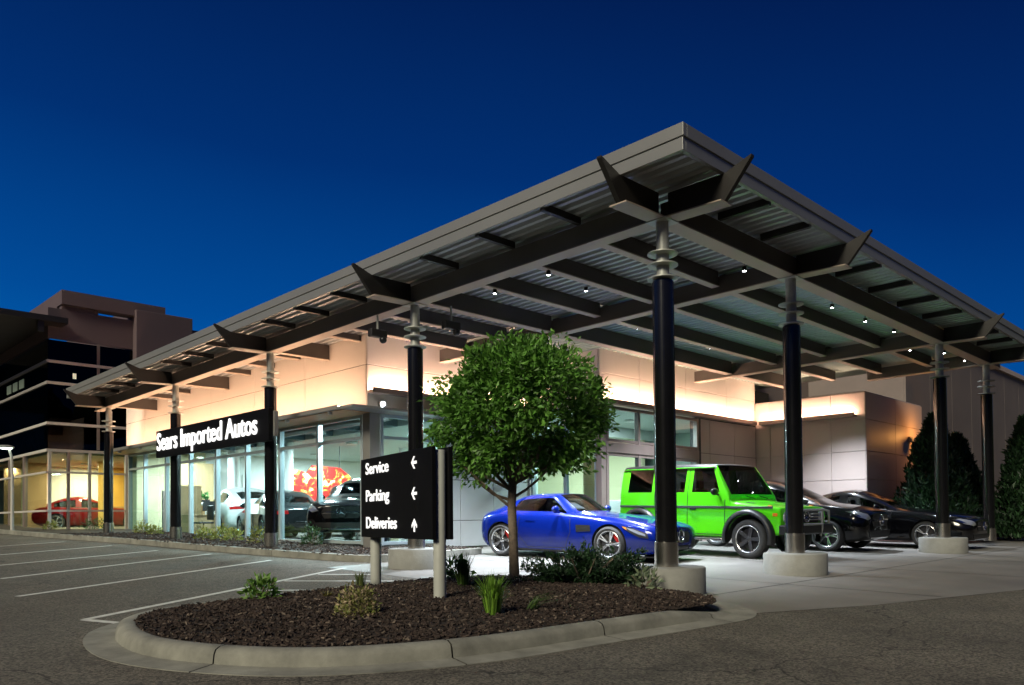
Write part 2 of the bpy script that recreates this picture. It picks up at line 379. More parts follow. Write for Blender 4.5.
def inside(p, poly):
    r = False; n = len(poly); j = n-1
    for i in range(n):
        a, b = poly[i], poly[j]
        if (a.y > p[1]) != (b.y > p[1]) and p[0] < (b.x-a.x)*(p[1]-a.y)/(b.y-a.y)+a.x: r = not r
        j = i
    return r
def chips(name, poly, n, hfun, lo, hi, label):
    x0 = min(p.x for p in poly); x1 = max(p.x for p in poly); y0 = min(p.y for p in poly); y1 = max(p.y for p in poly)
    vs = []; fs = []; cs = []
    k = 0
    while k < n:
        x = random.uniform(x0, x1); y = random.uniform(y0, y1)
        if not inside((x, y), poly): continue
        k += 1; z = hfun(x, y) + random.uniform(.0, .022)
        L_ = random.uniform(lo, hi); W_ = L_*random.uniform(.25, .5); t = .006
        m = Matrix.Translation((x, y, z)) @ Matrix.Rotation(random.uniform(0, 6.28), 4, 'Z') @ Matrix.Rotation(random.gauss(0, .45), 4, 'X') @ Matrix.Rotation(random.gauss(0, .35), 4, 'Y')
        b = len(vs)
        for a, c, d in [(-1, -1, 0), (1, -.7, 0), (.9, 1, 0), (-.8, .8, 0)]: vs.append(tuple(m @ Vector((a*L_/2, c*W_/2, t))))
        for a, c, d in [(-1, -1, 0), (1, -.7, 0), (.9, 1, 0), (-.8, .8, 0)]: vs.append(tuple(m @ Vector((a*L_/2, c*W_/2, -t))))
        q = random.random(); base = (.034, .021, .016) if q < .62 else ((.055, .038, .03) if q < .93 else (.15, .115, .09))
        v = random.uniform(.5, 1.3); c3 = [u*v for u in base]
        for f in [(0, 1, 2, 3), (0, 4, 5, 1), (1, 5, 6, 2), (2, 6, 7, 3), (3, 7, 4, 0)]: fs.append([b+i for i in f]); cs.append(c3)
    o = noclean(name, vs, fs, M['mulch']); tint_faces(o.data, cs); tag(o, label, None, None, 'stuff'); return o
IH = .125; ICR = .05
isl_c = sum(isl, Vector((0, 0)))/len(isl)
bedmesh('island_bed', isl, IH, ICR, M['soil'])
def isl_h(x, y):
    # height of the mounded mulch
    d = min((Vector((x, y))-p).length for p in isl[::2]); return gz(x, y)+IH+ICR*min(1, d/1.2)-.004
chips('mulch_chips', isl, 17000, isl_h, .016, .052, 'dark bark mulch covering the kerbed planting island')
kerb_run('island_kerb', isl, .13, .15, 1.55, True, .26, lambda p: .13 if p.x < -2.2 else max(.02, .13-.11*(p.x+2.2)/1.0) if p.y < 0 else (.12 if p.x < -1.0 else .03))
bed_front = catmull([(-2.4, 34), (-1.85, 26), (-1.55, 22), (-1.25, 19), (-.95, 16.5), (-.68, 12), (-.42, 9.2), (-.2, 7.4), (.15, 6.75), (1.2, 6.72), (2.3, 6.85), (3.1, 6.95)], 5, False)
bed_poly = bed_front + [Vector((3.15, 8.9)), Vector((1.68, 8.9)), Vector((1.68, 24.0)), Vector((-.42, 26.2)), Vector((-.42, 34))]
sheet('front_bed', [tuple(p) for p in bed_poly], .125, M['soil'])
chips('mulch_chips', [p for p in bed_poly if p.y < 22] + [Vector((1.6, 21)), ], 5000, lambda x, y: gz(x, y)+.122, .04, .09, 'red brown bark mulch in the strip along the showroom glass')
kerb_run('front_kerb', [p for p in reversed(bed_front)][::-1], .14, -.17, 3.0, False, -.28)
far_bed = catmull([(14.75, 2.95), (14.9, 1.6), (15.1, .75), (16.4, .55), (20, .4), (30, .2), (30, 3.0), (19.5, 3.0)], 4)
sheet('arborvitae_bed', [tuple(p) for p in far_bed], .03, mat('red_mulch', (.07, .028, .024), .95, var=.4, scale=12, bump=.8))

# ------------------------------------------------------------------ columns
def column(x, y, pedestal, label, group='black clad canopy columns'):
    g0 = gz(x, y); zt = H0 + cz(y)
    zb = g0 + (.34 if pedestal else .13)
    t = thing('canopy_column', label, 'column', (x, y, g0), group)
    if pedestal:
        MB().lathe([(.5, g0-.05), (.5, g0+.325), (.485, g0+.34)], Matrix.Translation((x, y, 0)), 48).build('pedestal', M['pedestal'], t)
    MB().lathe([(.155, zb), (.155, zb+.32), (.14, zb+.325)], Matrix.Translation((x, y, 0)), 32).build('steel_base', M['steel'], t)
    hi = 4.09 + cz(y)*1.0
    mb = MB().lathe([(.134, zb+.31), (.134, hi), (.12, hi+.012)], Matrix.Translation((x, y, 0)), 40)
    for k in range(4):
        a = k*math.pi/2+.6; mb.obox(Matrix.Translation((x+.134*math.cos(a), y+.134*math.sin(a), (zb+.32+hi)/2)) @ Matrix.Rotation(a, 4, 'Z'), .012, .02, hi-zb-.34)
    mb.build('cladding', M['black'], t)
    MB().lathe([(.083, hi-.05), (.083, zt-.012)], Matrix.Translation((x, y, 0)), 24).box(x-.16, x+.16, y-.16, y+.16, zt-.012, zt+.002).build('pipe', M['galv'], t)
    for dz in (.02, .2, .35):
        MB().lathe([(.07, hi+dz), (.2, hi+dz+.006), (.2, hi+dz+.02), (.07, hi+dz+.026)], Matrix.Translation((x, y, 0)), 32).build('collar_ring', M['galv'], t)
    return t
column(0, 0, True, 'nearest canopy column, on a round concrete pedestal beside the blue coupe')
column(0, S, True, 'canopy column on a concrete pedestal behind the black directional sign')
column(0, 2*S, False, 'canopy column in the mulch at the right end of the lit dealer sign')
column(0, 3*S, False, 'canopy column behind the left end of the lit dealer sign')
column(0, 4*S, False, 'last column at the far end of the showroom canopy, beside the glass office')
column(T, 0, True, 'canopy column on a concrete pedestal in front of the green off-roader')
column(3*T, 0, True, 'canopy column on a concrete pedestal in front of the black sedan')
column(4*T, 0, False, 'pedestal-free canopy column in front of the dark arborvitae')

# ------------------------------------------------------------------ canopy
XM, YM = 15.6, 22.15; OV = .93
can = thing('canopy', 'big sloping steel canopy with grey fascia sheltering the parked cars and shopfront', 'canopy', (0, 0, 4.9))
DZ = H0+.40       # deck soffit
def ibeam_y(x, y0, y1, zb, dep, wd, name='main_beam', bmt='beam'):
    a, b = zb+cz(y0), zb+cz(y1)
    MB().box(x-wd/2+.02, x+wd/2-.02, y0, y1, a+.018, a+dep-.09, b+.018, b+dep-.09).build(name, M[bmt], can)
    return MB().box(x-wd/2, x+wd/2, y0, y1, a, a+.018, b, b+.018).build('beam_flange', M['flange_lit'], can)
def ibeam_x(y, x0, x1, zb, dep, wd, name='main_beam'):
    z = zb+cz(y)
    MB().box(x0, x1, y-wd/2+.02, y+wd/2-.02, z+.018, z+dep-(.09 if name == 'main_beam' else .0)).build(name, M['beam'], can)
    MB().box(x0, x1, y-wd/2, y+wd/2, z, z+.018).build('beam_flange', M['flange_lit'], can)
ibeam_y(0, .13, YM-.1, H0, .40, .26, 'main_beam', 'beam_street_lit')
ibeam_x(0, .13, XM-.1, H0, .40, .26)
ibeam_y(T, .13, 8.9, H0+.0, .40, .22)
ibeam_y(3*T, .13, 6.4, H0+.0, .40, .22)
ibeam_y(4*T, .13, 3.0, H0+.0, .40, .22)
for k in range(1, 7):                        # purlins inside
    y = k*S/4
    if abs(y-S) < .1: zb, dep, wd = H0+.06, .34, .2
    else: zb, dep, wd = H0+.13, .27, .15
    ibeam_x(y, .131, T-.112, zb, dep, wd, 'purlin')
    if y < 6.4: ibeam_x(y, T+.112, 3*T-.112, zb, dep, wd, 'purlin')
    if y < 2.9: ibeam_x(y, 3*T+.112, 4*T-.112, zb, dep, wd, 'purlin')
    elif y < 6.4: ibeam_x(y, 3*T+.112, 14.5, zb, dep, wd, 'purlin')
for k in range(5, 17):                       # purlins over the shopfront
    y = k*S/4
    if k > 6: ibeam_x(y, .131, 1.9, H0+.26 if k % 4 else H0+.04, .14 if k % 4 else .36, .15, 'purlin')
for k in range(0, 17):                       # outriggers, left eave
    if k % 4: 
        y = k*S/4; z = H0+.24+cz(y)
        MB().box(-OV+.03, -.131, y-.035, y+.035, z+.06, z+.16).build('outrigger', M['bracket'], can)
xo = [T/3, 2*T/3] + [T+2*T*i/5 for i in range(1, 5)] + [3*T+T/3, 3*T+2*T/3]
for x in xo: MB().box(x-.035, x+.035, -OV+.03, -.131, H0+.30, H0+.40).build('outrigger', M['bracket'], can)
# brackets: deep tapered plates running past the fascia
def bracket(x, y, dx, dy):
    z = H0+cz(y); pr = [(.12, .0), (.94, -.02), (1.31, .425), (1.31, .45), (.955, .325), (.12, .325)]
    d = Vector((dx, dy, 0)); n = Vector((-dy, dx, 0))
    mb = MB()
    mb.prism([Vector((x, y, z)) + d*a + Vector((0, 0, b+.02)) - n*.035 for a, b in pr], n*.07); mb.build('bracket', M['bracket'], can)
    MB().prism([Vector((x, y, z)) + d*a + Vector((0, 0, b)) - n*.13 for a, b in [(.12, .0), (.95, -.02), (.95, -.002), (.12, .018)]], n*.26).build('bracket_flange', M['flange_lit'], can)
for k in range(5): bracket(0, k*S, -1, 0)
for k in (0, 1, 3, 4): bracket(k*T, 0, 0, -1)
bracket(0, 4*S, 0, 1)
# decks
def corrugated(name, x0, x1, y0, y1, m, pitch=.19, dep=.05):
    mb = MB(); prof = []
    x = x0
    while x < x1-.01:
        for a, b in ((0, 0), (.38, 0), (.5, 1), (.88, 1)):
            xx = x+a*pitch
            if xx <= x1: prof.append((xx, b*dep))
        x += pitch
    prof.append((x1, 0))
    vs = [(a, y0, DZ+cz(y0)+b+.002) for a, b in prof] + [(a, y1, DZ+cz(y1)+b+.002) for a, b in prof]; n = len(prof)
    mb.add(vs, [(i, i+1, n+i+1, n+i) for i in range(n-1)])
    return mb.build(name, m, can)
corrugated('roof_deck', -OV+.05, T, -OV+.05, 9.3, M['deck'])
corrugated('roof_deck', -OV+.05, 2.2, 9.3, YM-.05, M['deck'])
corrugated('roof_deck', T, XM-.05, -OV+.05, 9.3, M['deck2'], .19, .03)
za, zb_ = DZ+.06+cz(-OV), DZ+.06+cz(YM); zm = DZ+.06+cz(9.3)
MB().box(-OV, XM, -OV, 9.3, za, za+.17, zm, zm+.17).box(-OV, 2.2, 9.302, YM, zm, zm+.17, zb_, zb_+.17).build('roof_sheet', M['fascia'], can)
# two-step fascia all round
def fascia_y(x0, x1, y0, y1, a, b, name): MB().box(x0, x1, y0, y1, DZ+a+cz(y0), DZ+b+cz(y0), DZ+a+cz(y1), DZ+b+cz(y1)).build(name, M['fascia'], can, bevel=.004)
fascia_y(-OV-.03, -OV+.05, -OV-.03, YM, .10, .255, 'fascia')
fascia_y(-OV-.012, -OV+.05, -OV-.012, YM, -.06, .0985, 'lower_fascia')
fascia_y(-OV+.052, XM+.03, -OV-.03, -OV+.05, .10, .255, 'fascia')
fascia_y(-OV+.052, XM, -OV-.012, -OV+.05, -.06, .0985, 'lower_fascia')
fascia_y(XM-.02, XM+.05, -OV+.052, 9.3, .0, .255, 'fascia')
MB().box(-OV+.052, 2.2, YM-.002, YM+.06, DZ+cz(YM)-.05, DZ+.255+cz(YM)).build('fascia', M['fascia'], can)

# downlights under the canopy
def spot_lamp(name, loc, power, size, col, parent, blend=.75, rad=.05, aim=(0, 0, -1)):
    l = D.lights.new(name, 'SPOT'); l.energy = power; l.spot_size = R(size); l.spot_blend = blend; l.color = col; l.shadow_soft_size = rad
    o = D.objects.new(name, l); COL.objects.link(o)
    if parent: o.parent = parent; o.location = Vector(loc) - origin_of(parent)
    else: o.location = loc
    o.rotation_euler = Vector(aim).to_track_quat('-Z', 'Y').to_euler(); return o
def downlight(x, y, label, power=70, z=None):
    zd = DZ+cz(y)+.01; z = H0+.19+cz(y) if z is None else z
    t = thing('downlight', label, 'light', (x, y, z), 'round downlights under the canopy deck')
    mb = MB().lathe([(.028, z-.07), (.036, z-.07), (.036, z)], Matrix.Translation((x, y, 0)), 20)
    if zd-z > .02: mb.lathe([(.006, z), (.006, zd)], Matrix.Translation((x, y, 0)), 8)
    mb.build('housing', M['trim'], t)
    MB().lathe([(.001, z-.072), (.026, z-.07), (.026, z-.062)], Matrix.Translation((x, y, 0)), 16).build('lens', M['spot'], t)
    spot_lamp('downlight_lamp', (x, y, z-.12), power, 102 if power > 100 else 88, (.80, .89, 1), t, blend=.9)
DL = [(.72, 3.966, 'downlight just inside the long left beam, above the small tree, the lower one'), (.66, 2.644, 'downlight just inside the long left beam, above the small tree, the upper one'),
      (3.05, .5, 'downlight just behind the front beam, beside the column before the green off-roader'), (6.4, .5, 'brighter downlight right of the column before the green off-roader'),
      (8.0, .5, 'downlight behind the front beam, midway between the two right pedestals'), (9.45, .45, 'downlight behind the front beam, just left of the column before the sedan'),
      (11.75, .9, 'small downlight left of the column before the black sedan, deeper under the deck'), (12.8, .45, 'bright downlight just right of the column before the black sedan'), (14.25, .4, 'last downlight of the front row, beside the pedestal-free column')]
for x, y, lb in DL: downlight(x, y, lb, 70, H0+.128+cz(y) if x < 1 else None)
for x, y, lb in [(2.4, 6.1, 'downlight above the rear of the blue coupe'), (5.6, 4.5, 'downlight above the gap between coupe and off-roader'), (8.6, 4.5, 'downlight above the gap between green off-roader and black crossover'),
                 (12.4, 3.3, 'downlight above the rear of the black sedan'), (2.5, 3.4, 'downlight above the bonnet of the blue coupe')]: downlight(x, y, lb, 3000, DZ+cz(y)-.005)

# ------------------------------------------------------------------ dealership building
B = thing('dealership_building', 'low showroom with lit cream upper wall and glass shopfront under the canopy', 'building', (1.6, 9.0, .4))
FZ = .47                                       # showroom floor
def panels_x(name, x, d, ys, zs, m, gap=.014):
    """wall on a plane X=x facing -X, built of panels with open joints; d thickness"""
    mb = MB()
    for i in range(len(ys)-1):
        for j in range(len(zs)-1):
            z0, z1 = zs[j], zs[j+1]
            mb.box(x, x+d, ys[i]+gap/2, ys[i+1]-gap/2, z0+gap/2, z1-gap/2)
    return mb.build(name, m, B, bevel=.004, seg=1)
def panels_y(name, y, d, xs_, zs, m, gap=.014):
    mb = MB()
    for i in range(len(xs_)-1):
        for j in range(len(zs)-1):
            mb.box(xs_[i]+gap/2, xs_[i+1]-gap/2, y, y+d, zs[j]+gap/2, zs[j+1]-gap/2)
    return mb.build(name, m, B, bevel=.004, seg=1)
TOP = 5.22
yb = [9.0, 11.65, 14.3, 16.95, 19.6, 22.25, 23.95]
panels_x('upper_wall', 1.5, .03, yb, [3.46, 4.49, TOP-.02], M['panel_w'])
MB().box(1.531, 1.75, 9.03, 23.9, 3.46, TOP+.02, 3.46, TOP-.12).build('upper_wall_backing', M['gap'], B)
xa = [1.5, 2.62, 4.4, 6.74]
panels_y('upper_wall', 8.97, .03, xa, [3.46, 4.49, TOP], M['panel_w'])
MB().box(1.53, 6.8, 9.001, 9.2, 3.46, TOP+.02).build('upper_wall_backing', M['gap'], B)
# slim metal ledge round the shopfront, timber soffit
MB().box(.72, 1.74, 8.38, 23.95, 3.40, 3.46).box(1.742, 6.72, 8.38, 8.96, 3.40, 3.46).build('ledge', M['ledge'], B, bevel=.006)
MB().box(.78, 1.55, 8.9, 23.9, 3.385, 3.399).build('ledge_soffit', M['wood'], B)
for k in range(8): MB().box(.75, .84, 9.35+1.88*k, 9.41+1.88*k, 3.33, 3.398).build('ledge_bracket', M['ledge'], B)
MB().box(.73, .755, 9.0, 23.8, 3.461, 3.50).build('ledge_light_channel', M['ledge'], B)
M['ledgestrip'] = glow('ledge_light', (1, .60, .37), 84)
MB().box(.76, .84, 9.05, 23.75, 3.465, 3.492).build('ledge_light', M['ledgestrip'], B)
# cove shelf on the entrance front
def shelf_y(y, x0, x1, nm='light_shelf'):
    MB().box(x0, x1, y-.2, y-.002, 3.84, 3.90).box(x0, x1, y-.2, y-.18, 3.90, 3.96).build(nm, M['mull_brown'], B, bevel=.004)
    MB().box(x0+.05, x1-.05, y-.165, y-.10, 3.905, 3.935).build('cove_light', M['warmstrip'], B)
shelf_y(8.97, 1.52, 6.72)
# glazing
def glaz_x(x, ys, z0, z1, ztr, parent, m, wd=.07, dp=.13, pane=True):
    for y in ys: MB().box(x-dp/2, x+dp/2, y-wd/2, y+wd/2, z0, z1).build('mullion', m, parent, bevel=.004)
    for i in range(len(ys)-1):
        a, b = ys[i]+wd/2, ys[i+1]-wd/2
        for z in [z0+.05]+list(ztr)+[z1-.04]: MB().box(x-dp/2+.012, x+dp/2-.012, a, b, z-.035, z+.035).build('window_rail', m, parent)
        MB().box(x-.006, x+.006, a, b, z0+.085, z1-.075).build('window_pane', M['glass'], parent)
def glaz_y(y, xs_, z0, z1, ztr, parent, m, wd=.07, dp=.13):
    for x in xs_: MB().box(x-wd/2, x+wd/2, y-dp/2, y+dp/2, z0, z1).build('mullion', m, parent, bevel=.004)
    for i in range(len(xs_)-1):
        a, b = xs_[i]+wd/2, xs_[i+1]-wd/2
        for z in [z0+.05]+list(ztr)+[z1-.04]: MB().box(a, b, y-dp/2+.012, y+dp/2-.012, z-.035, z+.035).build('window_rail', m, parent)
        MB().box(a, b, y-.006, y+.006, z0+.085, z1-.075).build('window_pane', M['glass'], parent)
ym = [9.3+1.88*k for k in range(8)] + [23.9]
glaz_x(1.62, ym, .42, 3.39, [2.86], B, M['mullion'], .085)
MB().box(1.5, 1.78, 8.88, 9.16, .35, 3.39).build('corner_post', M['ledge'], B, bevel=.01)
glaz_y(8.95, [1.85, 3.62], .40, 3.39, [2.86], B, M['mullion'])
panels_y('grey_wall', 8.93, .03, [3.66, 4.22, 5.35, 6.72], [.30, .95, 1.95, 2.68, 3.39], M['panel_g'])
MB().box(3.66, 6.72, 8.961, 9.15, .3, 3.39).build('grey_wall_backing', M['gap'], B)
# entrance bay standing forward
EY = 6.5; EX = 6.78
MB().box(EX-.09, EX+.09, EY-.05, EY+.13, .2, 3.84).build('entrance_post', M['mull_brown'], B, bevel=.008)
glaz_y(EY, [EX+.15, 8.26, 9.65, 11.06], .22, 2.62, [], B, M['mull_brown'], .09)
MB().box(EX+.09, 11.1, EY-.08, EY+.08, 2.62, 2.88).build('door_head', M['mull_brown'], B, bevel=.008)
glaz_y(EY, [EX+.15, 8.26, 9.65, 11.06], 2.885, 3.80, [], B, M['mull_brown'], .09)
MB().box(11.1, 11.22, EY-.06, EY+.1, .2, 3.8).build('entrance_post', M['gap'], B)
glaz_x(EX, [EY+.16, 7.7, 8.88], .25, 3.8, [2.75], B, M['mullion'], .08)
panels_y('taupe_wall', EY, .03, [11.22, 11.8, 13.2, 14.52], [.15, .95, 1.9, 2.83, 3.82], M['panel_b'])
MB().box(11.22, 14.6, EY+.031, EY+.3, .15, 3.86).build('taupe_wall_backing', M['gap'], B)
panels_y('upper_wall', EY+.02, .03, [EX-.05, 8.4, 10.6, 12.8, 14.5], [3.92, 4.62, TOP+.04], M['panel_w'])
MB().box(EX, 14.6, EY+.051, EY+.3, 3.88, TOP+.06).build('upper_wall_backing', M['panel_w'], B)
panels_x('upper_wall', EX-.05, .03, [EY+.06, 7.7, 8.9], [3.82, 4.62, TOP+.02], M['panel_w'])
shelf_y(EY+.02, EX+.02, 14.3)
# wing standing forward on the right
WX, WY, WT = 14.55, 3.08, 4.54
panels_x('wing_wall', WX, .03, [3.09, 4.09, 6.02, 6.52], [.1, 1.0, 2.02, 2.84, 3.76, WT], M['panel_b'])
panels_y('wing_wall', WY, .03, [14.56, 16.85, 19.2], [.1, 1.0, 2.02, 2.84, 3.76, WT], M['panel_b'])
MB().box(WX+.031, 19.2, WY+.031, 6.8, .1, WT+.03).build('wing_backing', M['panel_b'], B)
MB().box(WX-.2, WX-.002, 3.32, EY-.2, 3.84, 3.90).box(WX-.2, WX-.18, 3.32, EY-.2, 3.90, 3.96).build('light_shelf', M['mull_brown'], B, bevel=.004)
MB().box(WX-.165, WX-.10, 3.4, EY-.28, 3.905, 3.935).build('cove_light', M['warmstrip'], B)
# low roof, rear walls
MB().box(1.75, 19, 9.2, 24, 5.0, 5.1).build('roof_slab', M['panel_dark'], B)
MB().box(EX+.3, 14.6, EY+.3, 9.2, 5.12, 5.2).build('roof_slab', M['panel_dark'], B)
# showroom interior
MB().box(1.7, 14.5, 9.05, 23.9, FZ-.2, FZ-.02).box(EX+.02, 14.4, EY+.1, 9.049, FZ-.25, FZ-.02).build('floor_slab', M['floor'], B)
MB().box(4.2, 14.5, 9.4, 23.9, 3.55, 3.62).build('showroom_ceiling', M['ceil'], B)
MB().box(1.75, 4.199, 9.22, 23.9, 3.75, 3.8).build('showroom_ceiling', M['ceil_dark'], B)
MB().box(EX+.1, 14.4, EY+.32, 9.39, 3.82, 3.86).build('lobby_ceiling', M['ceil'], B)
for k in range(9):
    y = 9.9+k*1.6; MB().box(1.8, 4.19, y-.05, y+.05, 3.5, 3.72).build('ceiling_joist', M['ceil_dark'], B)
for y_ in (9.6, 15.5, 21.0): MB().tube([(2.6, y_, 3.45), (2.6, y_+5, 3.45)], .09, 10).build('duct', M['ledge'], B)
MB().box(4.2, 14.4, 23.6, 23.9, FZ, 3.55).build('showroom_back_wall', M['white'], B)
MB().box(1.7, 4.2, 23.5, 23.9, FZ, 3.75).build('showroom_back_wall', M['cream'], B)
MB().box(12.4, 12.6, 9.4, 23.6, FZ, 3.55).build('showroom_side_wall', M['cream'], B)
MB().box(6.9, 12.4, 14.2, 14.35, FZ, 3.55).build('showroom_partition', M['mint'], B)
MB().box(4.2, 14.4, 9.39, 9.45, 3.5, 4.6).build('ceiling_bulkhead', M['white'], B)
MB().box(7.4, 9.2, 23.5, 23.58, 1.5, 2.9).build('white_panel', M['white'], B)
for x, y in ((4.3, 17.6), (8.6, 17.0), (4.3, 21.4)): MB().cyl(x, y, FZ, 3.6, .2).build('interior_column', M['white'], B)
MB().box(2.9, 4.1, 22.6, 22.75, FZ, 3.1).build('timber_screen', M['tan'], B)
MB().box(2.2, 2.9, 20.9, 21.05, FZ, 2.2).build('timber_screen', M['tan'], B)
MB().box(2.0, 2.5, 21.9, 22.0, FZ, 2.05).build('charcoal_screen', M['panel_dark'], B)
MB().box(4.19, 4.215, 9.2, 23.9, 3.5, 4.2).build('ceiling_bulkhead', M['white'], B)
# lobby
MB().box(14.38, 14.54, EY+.32, 23.9, FZ, 5.0).build('lobby_wall', M['mint'], B)
MB().box(7.3, 7.95, 7.5, 7.56, FZ, 2.55).build('timber_door', mat('door_oak', (.5, .33, .12), .5, var=.15, scale=3), B)
MB().box(8.2, 10.3, 8.6, 9.2, FZ, 1.5).build('reception_desk', M['white'], B, bevel=.02)
MB().box(EX+.1, EX+.2, 8.9, 14.2, FZ, 3.5).build('lobby_wall', M['mint'], B)
def ceiling_light(x, y, z, p, label, r=.16, wm=False, grp='round ceiling lights inside the showroom'):
    t = thing('ceiling_light', label, 'light', (x, y, z), grp)
    MB().lathe([(r, z-.05), (r+.03, z-.05), (r+.03, z)], Matrix.Translation((x, y, 0)), 24).build('trim_ring', M['white'], t)
    MB().lathe([(.001, z-.03), (r-.002, z-.03), (r-.002, z-.02)], Matrix.Translation((x, y, 0)), 20).build('diffuser', M['warmlens'] if wm else M['lens'], t)
    l = D.lights.new('ceiling_lamp', 'AREA'); l.shape = 'DISK'; l.size = r*2; l.energy = p; l.color = (1, .72, .4) if wm else (.96, 1, .99)
    o = D.objects.new('ceiling_lamp', l); COL.objects.link(o); o.parent = t; o.location = (0, 0, -.06)
CL = [(2.4, 10.3, 3.48, 'behind the first pane from the corner post'), (3.2, 13.8, 3.48, 'above the dark cars, second bay from the corner'), (2.6, 17.3, 3.48, 'behind the right half of the lit dealer sign'), (2.8, 21.4, 3.48, 'above the tan timber screens'),
      (6.0, 11.8, 3.54, 'in the white ceiling behind the grey wall'), (6.0, 16.4, 3.54, 'above the white hatchback'), (7.5, 21.2, 3.54, 'at the back of the showroom'), (10.2, 17.4, 3.54, 'deep in the showroom near the cream side wall')]
for x, y, z, lb in CL: ceiling_light(x, y, z, 420, 'round showroom ceiling light '+lb)
for x, y, lb in [(8.1, 7.9, 'over the oak door'), (10.0, 8.0, 'over the reception desk'), (9.6, 11.6, 'behind the reception desk')]: ceiling_light(x, y, 3.53 if y > 9 else 3.81, 200, 'round entrance ceiling light '+lb, grp='round ceiling lights inside the entrance')
fl = thing('flood_lamp', 'small bright flood lamp on the front wall just right of the shopfront corner', 'lamp', (1.85, 8.96, 3.62))
MB().box(1.78, 1.92, 8.86, 8.965, 3.55, 3.68).build('housing', M['ledge'], fl, bevel=.01)
MB().lathe([(.001, .012), (.06, .008), (.065, 0)], Matrix.Translation((1.85, 8.858, 3.6)) @ Matrix.Rotation(R(115), 4, 'X'), 16).build('lens', glow('flood_lens', (.85, .95, 1), 25), fl)
spot_lamp('flood_lamp_bulb', (1.85, 8.82, 3.55), 60, 130, (.85, .95, 1), fl, aim=(0, -.5, -1))

# tall rear block on the right
RB = thing('rear_building', 'tall plain brown block rising behind the forward wing and arborvitae', 'building', (19.5, 3.4, .2))
mb = MB()
for i in range(9):
    x0 = 19.3+2.4*i; mb.box(x0+.01, x0+2.39, 3.6, 3.66, .1, 7.2)
mb.build('wall', M['panel_dark'], RB); MB().box(19.3, 42, 3.661, 12, .1, 7.22).build('wall_backing', M['panel_dark'], RB)
MB().box(19.25, 42, 3.5, 3.75, 7.2, 7.4).build('parapet_cap', M['panel_b'], RB)
RB2 = thing('rear_block', 'dark recessed block above the forward wing roof, under the canopy edge', 'building', (15, 6.9, 4.5))
MB().box(14.7, 22, 6.95, 12, 4.5, 6.2).build('wall', M['panel_dark'], RB2); MB().box(14.9, 16.2, 6.9, 6.94, 4.72, 5.1).build('window', M['darkglass'], RB2)
# wall lamp on the wing
wl = thing('wall_lamp', 'small grey wall lamp on the orange-lit wing wall', 'lamp', (18.0, 3.06, 3.35))
MB().box(17.88, 18.12, 2.99, 3.075, 3.28, 3.46).build('mount', M['ledge'], wl, bevel=.01)
MB().lathe([(.05, 0), (.13, .1), (.13, .2), (.06, .24)], Matrix.Translation((18.0, 2.93, 3.36)) @ Matrix.Rotation(R(100), 4, 'X'), 16).build('shade', M['galv'], wl)
l = D.lights.new('wall_lamp_bulb', 'POINT'); l.energy = 34; l.color = (1, .42, .1); l.shadow_soft_size = .1
o = D.objects.new('wall_lamp_bulb', l); COL.objects.link(o); o.parent = wl; o.location = (.25, -.55, .18)

# ------------------------------------------------------------------ glass office building on the left
O = thing('office_building', 'multi-storey dark glass office with pale strips and a lit ground floor', 'building', (-.4, 26.3, .7))
OX, OY, OXR = -.4, 26.3, 2.0
zs = [3.62, 4.6, 6.08, 6.86, 7.7]
# front (facing the street) and side (facing the car park) skins
def skin(z0, z1, m, nm='curtain_glass'):
    MB().box(OX, OXR+6, OY, OY+.1, z0, z1).box(OX, OX+.1, OY+.101, OY+22, z0, z1).build(nm, m, O)
for a, b in zip(zs[:-1], zs[1:]): skin(a+.05, b-.05, M['darkglass'])
for z in zs[:-1]:
    MB().box(OX-.05, OXR+5.9, OY-.05, OY+.05, z-.05, z+.05).box(OX-.05, OX+.05, OY+.051, OY+22, z-.05, z+.05).build('facade_strip', M['strip'], O)
for x in (1.3,): MB().box(x-.05, x+.05, OY-.03, OY+.03, 3.7, 7.7).build('mullion', M['panel_dark'], O)
MB().box(1.62, 1.78, OY-.06, OY+.06, 3.6, 5.2).build('corner_trim', M['strip'], O)
skin(7.7, 8.82, M['brown_clad'], 'parapet_band')
MB().box(.05, 1.3, OY+.02, OY+.3, 8.83, 8.979).build('roof_upstand', M['brown_clad'], O)
MB().box(OX+.12, OXR+6, OY+.12, OY+22, 3.66, 3.7).box(OX+.15, OXR+6, OY+.15, OY+22, 7.6, 7.68).build('floor_plate', M['panel_dark'], O)
MB().box(2.55, 4.75, OY-.35, OY+12, 5.0, 9.2).build('stair_tower', M['brown_clad'], O, bevel=.02)
MB().box(.0, 3.72, OY-.2, OY+.4, 8.98, 9.5).box(.0, .4, OY+.401, OY+14, 8.6, 9.5).box(2.7, 3.72, OY+.401, OY+10, 8.98, 9.5).build('roof_frame', M['brown_clad'], O)
MB().box(-3.6, .05, OY-.8, OY+9, 8.14, 8.34).build('roof_brow', M['bracket'], O)
MB().box(-.9, -.7, OY-.7, OY-.5, 7.75, 8.139).build('brow_bracket', M['bracket'], O)
for k in range(3): MB().box(OX-.02, OX-.004, OY+3.2+.95*k, OY+3.85+.95*k, 6.28, 6.62).build('lit_window', glow('dim_window', (.35, .42, .3), .16), O)
MB().box(.42, .54, OY-.02, OY-.004, 6.3, 6.5).build('lit_window', glow('small_lit_window', (.9, .85, .6), .5), O)
